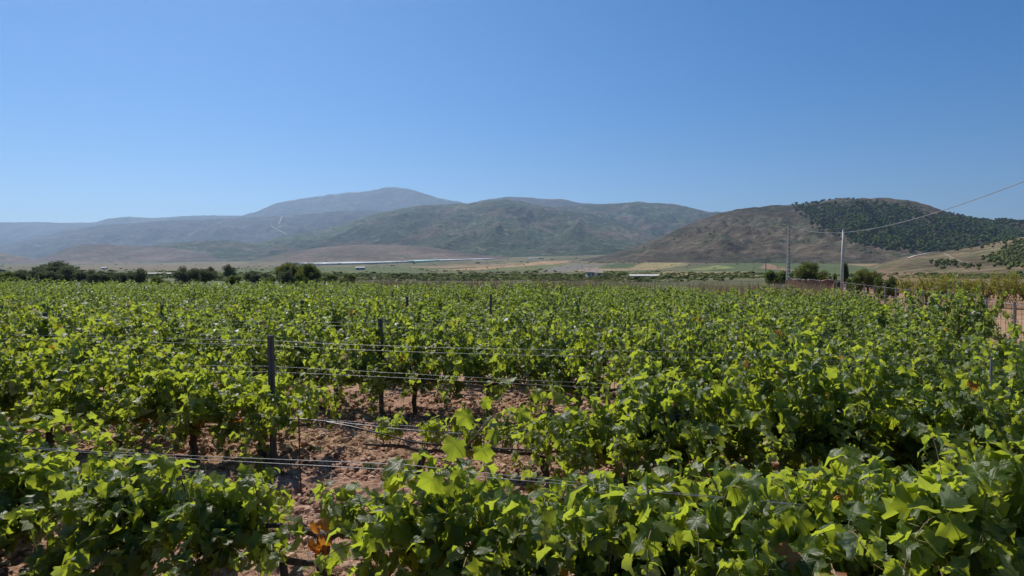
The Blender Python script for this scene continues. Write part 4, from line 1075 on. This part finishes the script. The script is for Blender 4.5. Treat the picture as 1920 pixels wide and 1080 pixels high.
# prototypes for the rows further back
pr = np.random.default_rng(50); PROTO = []
for i in range(6):
    canes, leaves = vine_plan(pr, half=.62, ztop=1.34 + .03 * (i % 3), nsh=36, size=(.085, .15), spread=.62, low=7, z0=.42)
    PROTO.append((trunk_mesh(pr), [cordon_mesh(pr, s, .6) for s in (-1, 1)], cane_mesh(canes, 4), leaves,
                  merged_leaves(leaves, LEAF_LO, "foliage", MSF, pr, .025, .004)))
# third row: leaves still separate
VSP = 1.22
vine_total = 0
_t1 = "first second third fourth fifth sixth seventh eighth ninth tenth eleventh twelfth thirteenth fourteenth fifteenth sixteenth seventeenth eighteenth nineteenth".split()
_t2 = {2: "twent", 3: "thirt", 4: "fort", 5: "fift"}
def ordinal(n):
    if n < 20: return _t1[n - 1]
    return _t2[n // 10] + ("ieth" if n % 10 == 0 else "y-" + _t1[n % 10 - 1])
third_cap = 280
for k in range(2, 14):
    Xr = float(vine_edge(D0 + DD * k)); 
    # cut the row where it leaves the picture (plus a vine) and at the right boundary of the vineyard
    yy_ = D0 + DD * k
    Xl = -(.80 * yy_) / (1 - .80 * TAN) - 1.2
    Xrr = min((.80 * yy_) / (1 + .80 * TAN) + 1.2, 99)
    X = Xl; i = 0
    ordn = ["", "", "third", "fourth", "fifth", "sixth", "seventh", "eighth", "ninth", "tenth", "eleventh", "twelfth", "thirteenth", "fourteenth"][k]
    while X < Xrr:
        Y = row_y(k, X)
        if X > vine_edge(Y): break
        rng = np.random.default_rng(k * 1000 + i)
        pid = int(rng.integers(6)); flip = rng.random() < .5; sc = rng.uniform(.92, 1.08)
        upx = project(X, Y, 1.0)[0]
        if k == 2:
            lb = "grapevine %s from the left in the third row" % (["first", "second", "third", "fourth", "fifth", "sixth", "seventh", "eighth", "ninth", "tenth", "eleventh", "twelfth", "thirteenth", "fourteenth", "fifteenth", "sixteenth", "seventeenth", "eighteenth", "nineteenth"][min(i, 18)])
        else:
            where = "left part" if upx < 560 else ("centre" if upx < 1200 else "right part")
            lb = "leafy grapevine, %s from the left in the %s row from the camera" % (ordinal(i + 1), ordn)
        Zv = zg1(X, Y)
        if vine_total < 302 and (k < 12 or i % 1 == 0) :
            v = thing("grapevine", lb, "grapevine", (X, Y, Zv), ROWA + (math.pi if flip else 0), GV)
            v.scale = (sc, sc * rng.uniform(.8, 1.15), sc * (rng.uniform(1.0, 1.10) if k == 2 else (rng.uniform(.80, 1.14) if rng.random() > .07 else .62)) * (1.3 if k == 5 and abs(X - 10.4) < .8 else 1.0))
            tm, cms, cm, leaves, fm = PROTO[pid]
            if k <= 4:
                link("trunk", tm, v)
                for c_ in cms: link("cordon_arm", c_, v)
                link("shoots", cm, v, kind="stuff")
            elif k <= 7:
                link("trunk", tm, v)
            if k == 2:
                sgn = 1 if flip else -1
                ls = sorted(leaves, key=lambda l: -(l[1][1] * sgn) * .8 - l[1][2] - l[2] * 2)
                for R, P_, s in ls[:third_cap]: add_leaf(v, R, P_, s, pick_mesh(rng))
                link("inner_leaves", merged_leaves(ls[third_cap:], LEAF_LO, "inner_leaves", MSF, rng), v, kind="stuff")
            elif k in (3, 4):
                sgn = 1 if flip else -1; c2 = 110 if k == 3 else 60
                ls = sorted(leaves, key=lambda l: -(l[1][1] * sgn) * .5 - l[1][2] * 1.2 - l[2] * 2)
                for R, P_, s in ls[:c2]: add_leaf(v, R, P_, s, pick_mesh(rng))
                key = ("rest", pid, flip, k)
                if key not in M: M[key] = merged_leaves(ls[c2:], LEAF_LO, "inner_leaves", MSF, rng)
                link("inner_leaves", M[key], v, kind="stuff")
            else:
                link("foliage", fm, v, kind="stuff")
        else:
            FARV.append((X, Y, Zv, flip, sc, pid)) if 'FARV' in globals() else globals().update(FARV=[(X, Y, Zv, flip, sc, pid)])
        vine_total += 1; i += 1; X += VSP * (1.0 if k < 5 else 1.25) * rng.uniform(.92, 1.08)
tm, cms, cm, leaves, fm = PROTO[2]
for X, Y, sc in ((10.3, 16.0, 1.32),):
    v = thing("grapevine", "tallest bushy grapevine, rising above the others close to the wire fence", "grapevine", (X, Y, zg1(X, Y)), ROWA, GV); v.scale = (1.0, 1.0, sc)
    link("trunk", tm, v); link("shoots", cm, v, kind="stuff"); link("foliage", fm, v, kind="stuff")
print("vines", vine_total, "leaves", leaf_count)
if 'FARV' in globals():
    # the vines past the nearest 300 as one mass
    small = []
    for q in range(3):
        ls = [PROTO[q][3][i] for i in range(0, len(PROTO[q][3]), 2)]
        small.append([(R, P_, s * 1.25) for R, P_, s in ls])
    VV = []; TT = []; n = 0; far_protos = [leaf_geo(lr, 7, False, False) for _ in range(4)]
    bases = []
    for ls in small:
        v_, t_, m_ = [], [], 0
        for R, P_, s in ls:
            g = far_protos[lr.integers(4)]; v_.append((g[0] * s) @ R.T + P_); t_.append(g[1] + m_); m_ += len(g[0])
        bases.append((np.concatenate(v_), np.concatenate(t_)))
    for X, Y, Z, flip, sc, pid in FARV:
        bv, bt = bases[pid % 3]; a = ROWA + (math.pi if flip else 0); R = np.array([[math.cos(a), -math.sin(a), 0], [math.sin(a), math.cos(a), 0], [0, 0, 1]])
        VV.append((bv * sc) @ R.T + np.array([X, Y, Z])); TT.append(bt + n); n += len(bv)
    link("distant_vines", mesh_np("distant_vines", np.concatenate(VV), np.concatenate(TT), [M['leaf_far']], smooth=True), kind="stuff", label="last rows of vines merging at the far edge of the vineyard")
    print("far", len(FARV), n)

# ------------------------------------------------------------------ trellis: posts and wires per row
pb = MB(); pb.box((0, 0, .62), (.062, .045, 1.66)); pb.box((0, -.03, .62), (.022, .02, 1.64)); POST = pb.mesh("trellis_post", [M['post']])
ords = ["nearest", "second", "third", "fourth", "fifth", "sixth", "seventh"]
def trellis(k, posts, wires, label, x0, x1, hose=False):
    t = thing("vine_trellis", label, "trellis", (posts[0], row_y(k, posts[0]), zg1(posts[0], row_y(k, posts[0]))), 0, "trellises holding the vine rows")
    ox, oy, oz = t.location
    for X in posts:
        o = link("post", POST, t, (X - ox, row_y(k, X) - oy, zg1(X, row_y(k, X)) - oz), ROWA + .1); o.rotation_euler.y = random.uniform(-.02, .02)
    for off, z, sag, rr in wires:
        pts = []
        for X in np.linspace(x0, x1, 60):
            Y = row_y(k, X) + off; ph = ((X - posts[0]) / 6.2) % 1.0
            pts.append((X - ox, Y - oy, zg1(X, Y) + z - sag * 4 * ph * (1 - ph) + .012 * math.sin(X * .9 + z * 9) - oz))
        mb = MB(); mb.tube(pts, rr, 5); link("wire", mb.mesh("trellis_wire", [M['wire']], True), t)
    return t
def W3(r): return [(.02, .52, .02, r), (.035, 1.02, .02, r), (-.035, 1.09, .03, r), (.035, 1.33, .02, r), (-.035, 1.40, .03, r)]
T0 = trellis(0, [-6.9, 4.9], [(.0, .90, .02, .0022), (-.04, .95, .05, .0019), (.02, .30, .02, .002)], "trellis wires stretched along the nearest row", -7.5, 5.5)
T1 = trellis(1, [-2.72, -8.92], W3(.0016), "trellis of the second row with the tall dark post", -10, 6.5)
T2 = trellis(2, [-2.02, -8.22], W3(.0010), "trellis of the third row behind the gap", -13, 8)
for k in range(3, 7):
    e = float(vine_edge(D0 + DD * k)) - .5
    trellis(k, [x for x in (-14.5 + k * 2.3,) if x < e], [(.03, 1.0, .02, .0013)], "trellis of the %s row mostly hidden by leaves" % ords[k], -18, min(e, 14))
# hanging drip hose and fallen wire in the gap of the second row
mb = MB(); mb.tube([tuple(at(*p)) for p in [(330, 806, 7.8), (400, 799, 7.75), (455, 795, 7.7), (505, 787, 7.6), (560, 785, 7.5), (600, 789, 7.42), (660, 800, 7.3), (720, 815, 7.15), (770, 828, 7.1), (850, 838, 7.0), (950, 842, 6.9), (1100, 850, 6.7)]], .0085, 7)
thing("drip_hose", "black irrigation hose hanging in the gap of the second row", "hose", data=mb.mesh("drip_hose", [M['hose']], True))
mb = MB(); mb.tube([tuple(at(*p)) for p in [(505, 788, 7.58), (560, 785, 7.46), (640, 792, 7.3), (735, 803, 7.15), (850, 812, 7.0), (1000, 822, 6.85)]], .0035, 5)
thing("slack_wire", "slack bright wire crossing above the hanging hose", "wire", data=mb.mesh("slack_wire", [M['wire']], True))
sx = at(560, 780, 6.6); sz0 = soil_bump(sx.x, 6.6)
mb = MB(); mb.tube([(0, 0, -.1), (-.012, 0, .3), (-.02, 0, sx.z - sz0)], .0075, 6)
thing("iron_stake", "thin rusty iron stake in the bare soil gap", "stake", (sx.x + .02, 6.6, sz0), data=mb.mesh("iron_stake", [M['rust']]))
sx = at(1835, 690, row_y(1, 4.25)); sz0 = zg1(4.25, row_y(1, 4.25))
mb = MB(); mb.tube([(0, 0, -.1), (.01, 0, .6), (.0, 0, 1.42)], .011, 6)
thing("steel_stake", "thin grey steel stake among the leaves of the second row, far right", "stake", (4.25, row_y(1, 4.25), sz0), data=mb.mesh("steel_stake", [M['steel']]))
# planting tube of a young vine
tx = at(922, 820, 7.3)
mb = MB(); mb.tube([(-.06, 0, .0), (0, 0, .25), (.02, 0, .52)], [.055, .05, .05], 12, caps=False); mb.tube([(-.06, 0, 0), (.0, 0, .25), (.02, 0, .53)], .008, 5)
thing("planting_tube", "pale green plastic tube round a young vine in the gap", "planting tube", (tx.x, 7.3, zg1(tx.x, 7.3) + .02), data=mb.mesh("planting_tube", [M['tube']], True))

# ------------------------------------------------------------------ clods, straw and twigs on the soil
rg = np.random.default_rng(33)
n = 46000; X = rg.uniform(-6, 6, n); Y = rg.uniform(3.2, 12, n)
keepc = fbm(X * 1.6, Y * 1.6, 44, 3) > .36; X, Y = X[keepc], Y[keepc]; n = len(X)
zc = zg(X, Y) + (fbm(X * 3.2, Y * 3.2, 3, 5, .62) - .5) * 0.20 + 0.03 * np.sin((Y + TAN * X - D0) / DD * 2 * math.pi * 3)
sz = np.clip(rg.lognormal(math.log(.036), .55, n), .014, .11)
V = ICO_V[None] * (1 + rg.uniform(-.38, .38, (n, 12, 1))) * np.array([1, .85, .6]) * sz[:, None, None] * .5
a = rg.uniform(0, 6.28, n); ca, sa = np.cos(a), np.sin(a)
Vx = V[..., 0] * ca[:, None] - V[..., 1] * sa[:, None]; Vy = V[..., 0] * sa[:, None] + V[..., 1] * ca[:, None]
V = np.stack([Vx + X[:, None], Vy + Y[:, None], V[..., 2] + (zc + sz * .12)[:, None]], -1)
link("soil_clods", mesh_np("soil_clods", V.reshape(-1, 3), (ICO_F[None] + (np.arange(n) * 12)[:, None, None]).reshape(-1, 3), [M['clod']]), kind="stuff", label="loose clods and stones lying on the vineyard soil")
n = 26000; X = rg.uniform(-5.5, 5, n); Y = rg.uniform(3.5, 11, n); k_ = fbm(X * 1.1, Y * 1.1, 91, 3) > .5; X, Y = X[k_], Y[k_]
def soilz(X, Y): return zg(X, Y) + (fbm(X * 3.2, Y * 3.2, 3, 5, .62) - .5) * 0.20 + 0.03 * np.sin((Y + TAN * X - D0) / DD * 2 * math.pi * 3)
blades("dry_weeds", "short dry straw scattered over the soil", np.stack([X, Y, soilz(X, Y)], 1), .075, M['straw'], .0035, lean=1.3)
mb = MB()
for i in range(260):
    x, y = rg.uniform(-5, 4.5), rg.uniform(3.8, 10.5); a = rg.uniform(0, 3.14); l = rg.uniform(.08, .35); z = float(soilz(np.array([x]), np.array([y]))[0])
    mb.tube([(x, y, z + .02), (x + math.cos(a) * l * .5, y + math.sin(a) * l * .5, z + rg.uniform(.01, .06)), (x + math.cos(a) * l, y + math.sin(a) * l, z + .02)], .0035, 4)
link("fallen_twigs", mb.mesh("fallen_twigs", [M['straw']]), kind="stuff", label="dry prunings lying on the soil")
# small grey-green weeds in the gap
for i, (px_, py_, lb) in enumerate([(590, 850, "small grey green weed tuft right of the iron stake"), (690, 880, "wide grey green weed tuft in the bare soil gap"), (650, 930, "grey green weed tuft behind the nearest row's gap"), (835, 740, "tiny pale weed tuft on the strip below the third row")]):
    Yw = (EYE + .04) * F / (py_ - 500); p = at(px_, py_, Yw); mb = MB()
    leaf_cloud(mb, [(rg.normal(0, .05), rg.normal(0, .04), .03) for _ in range(8)], [.07] * 8, 240, .035, rg, 0, .5, .6)
    thing("weed_tuft", lb, "weed", (p.x, Yw, soil_bump(p.x, Yw)), data=mb.mesh("weed_tuft", [M['olive']]))

# ------------------------------------------------------------------ haze
HZ = bpy.data.materials.new("haze"); HZ.use_nodes = True; nt = HZ.node_tree; nt.nodes.clear()
pv = N(nt, "ShaderNodeVolumePrincipled"); pv.inputs["Density"].default_value = 5.8e-5; pv.inputs["Color"].default_value = (0.50, 0.71, 1.0, 1)
pv.inputs["Anisotropy"].default_value = 0.5
o = N(nt, "ShaderNodeOutputMaterial"); L(nt, pv.outputs[0], o.inputs["Volume"])
mb = MB(); mb.box((0, 6500, 690), (36000, 16400, 1460))
hz = link("haze", mb.mesh("haze", [HZ]), kind="stuff", label="thin blue haze filling the valley air")
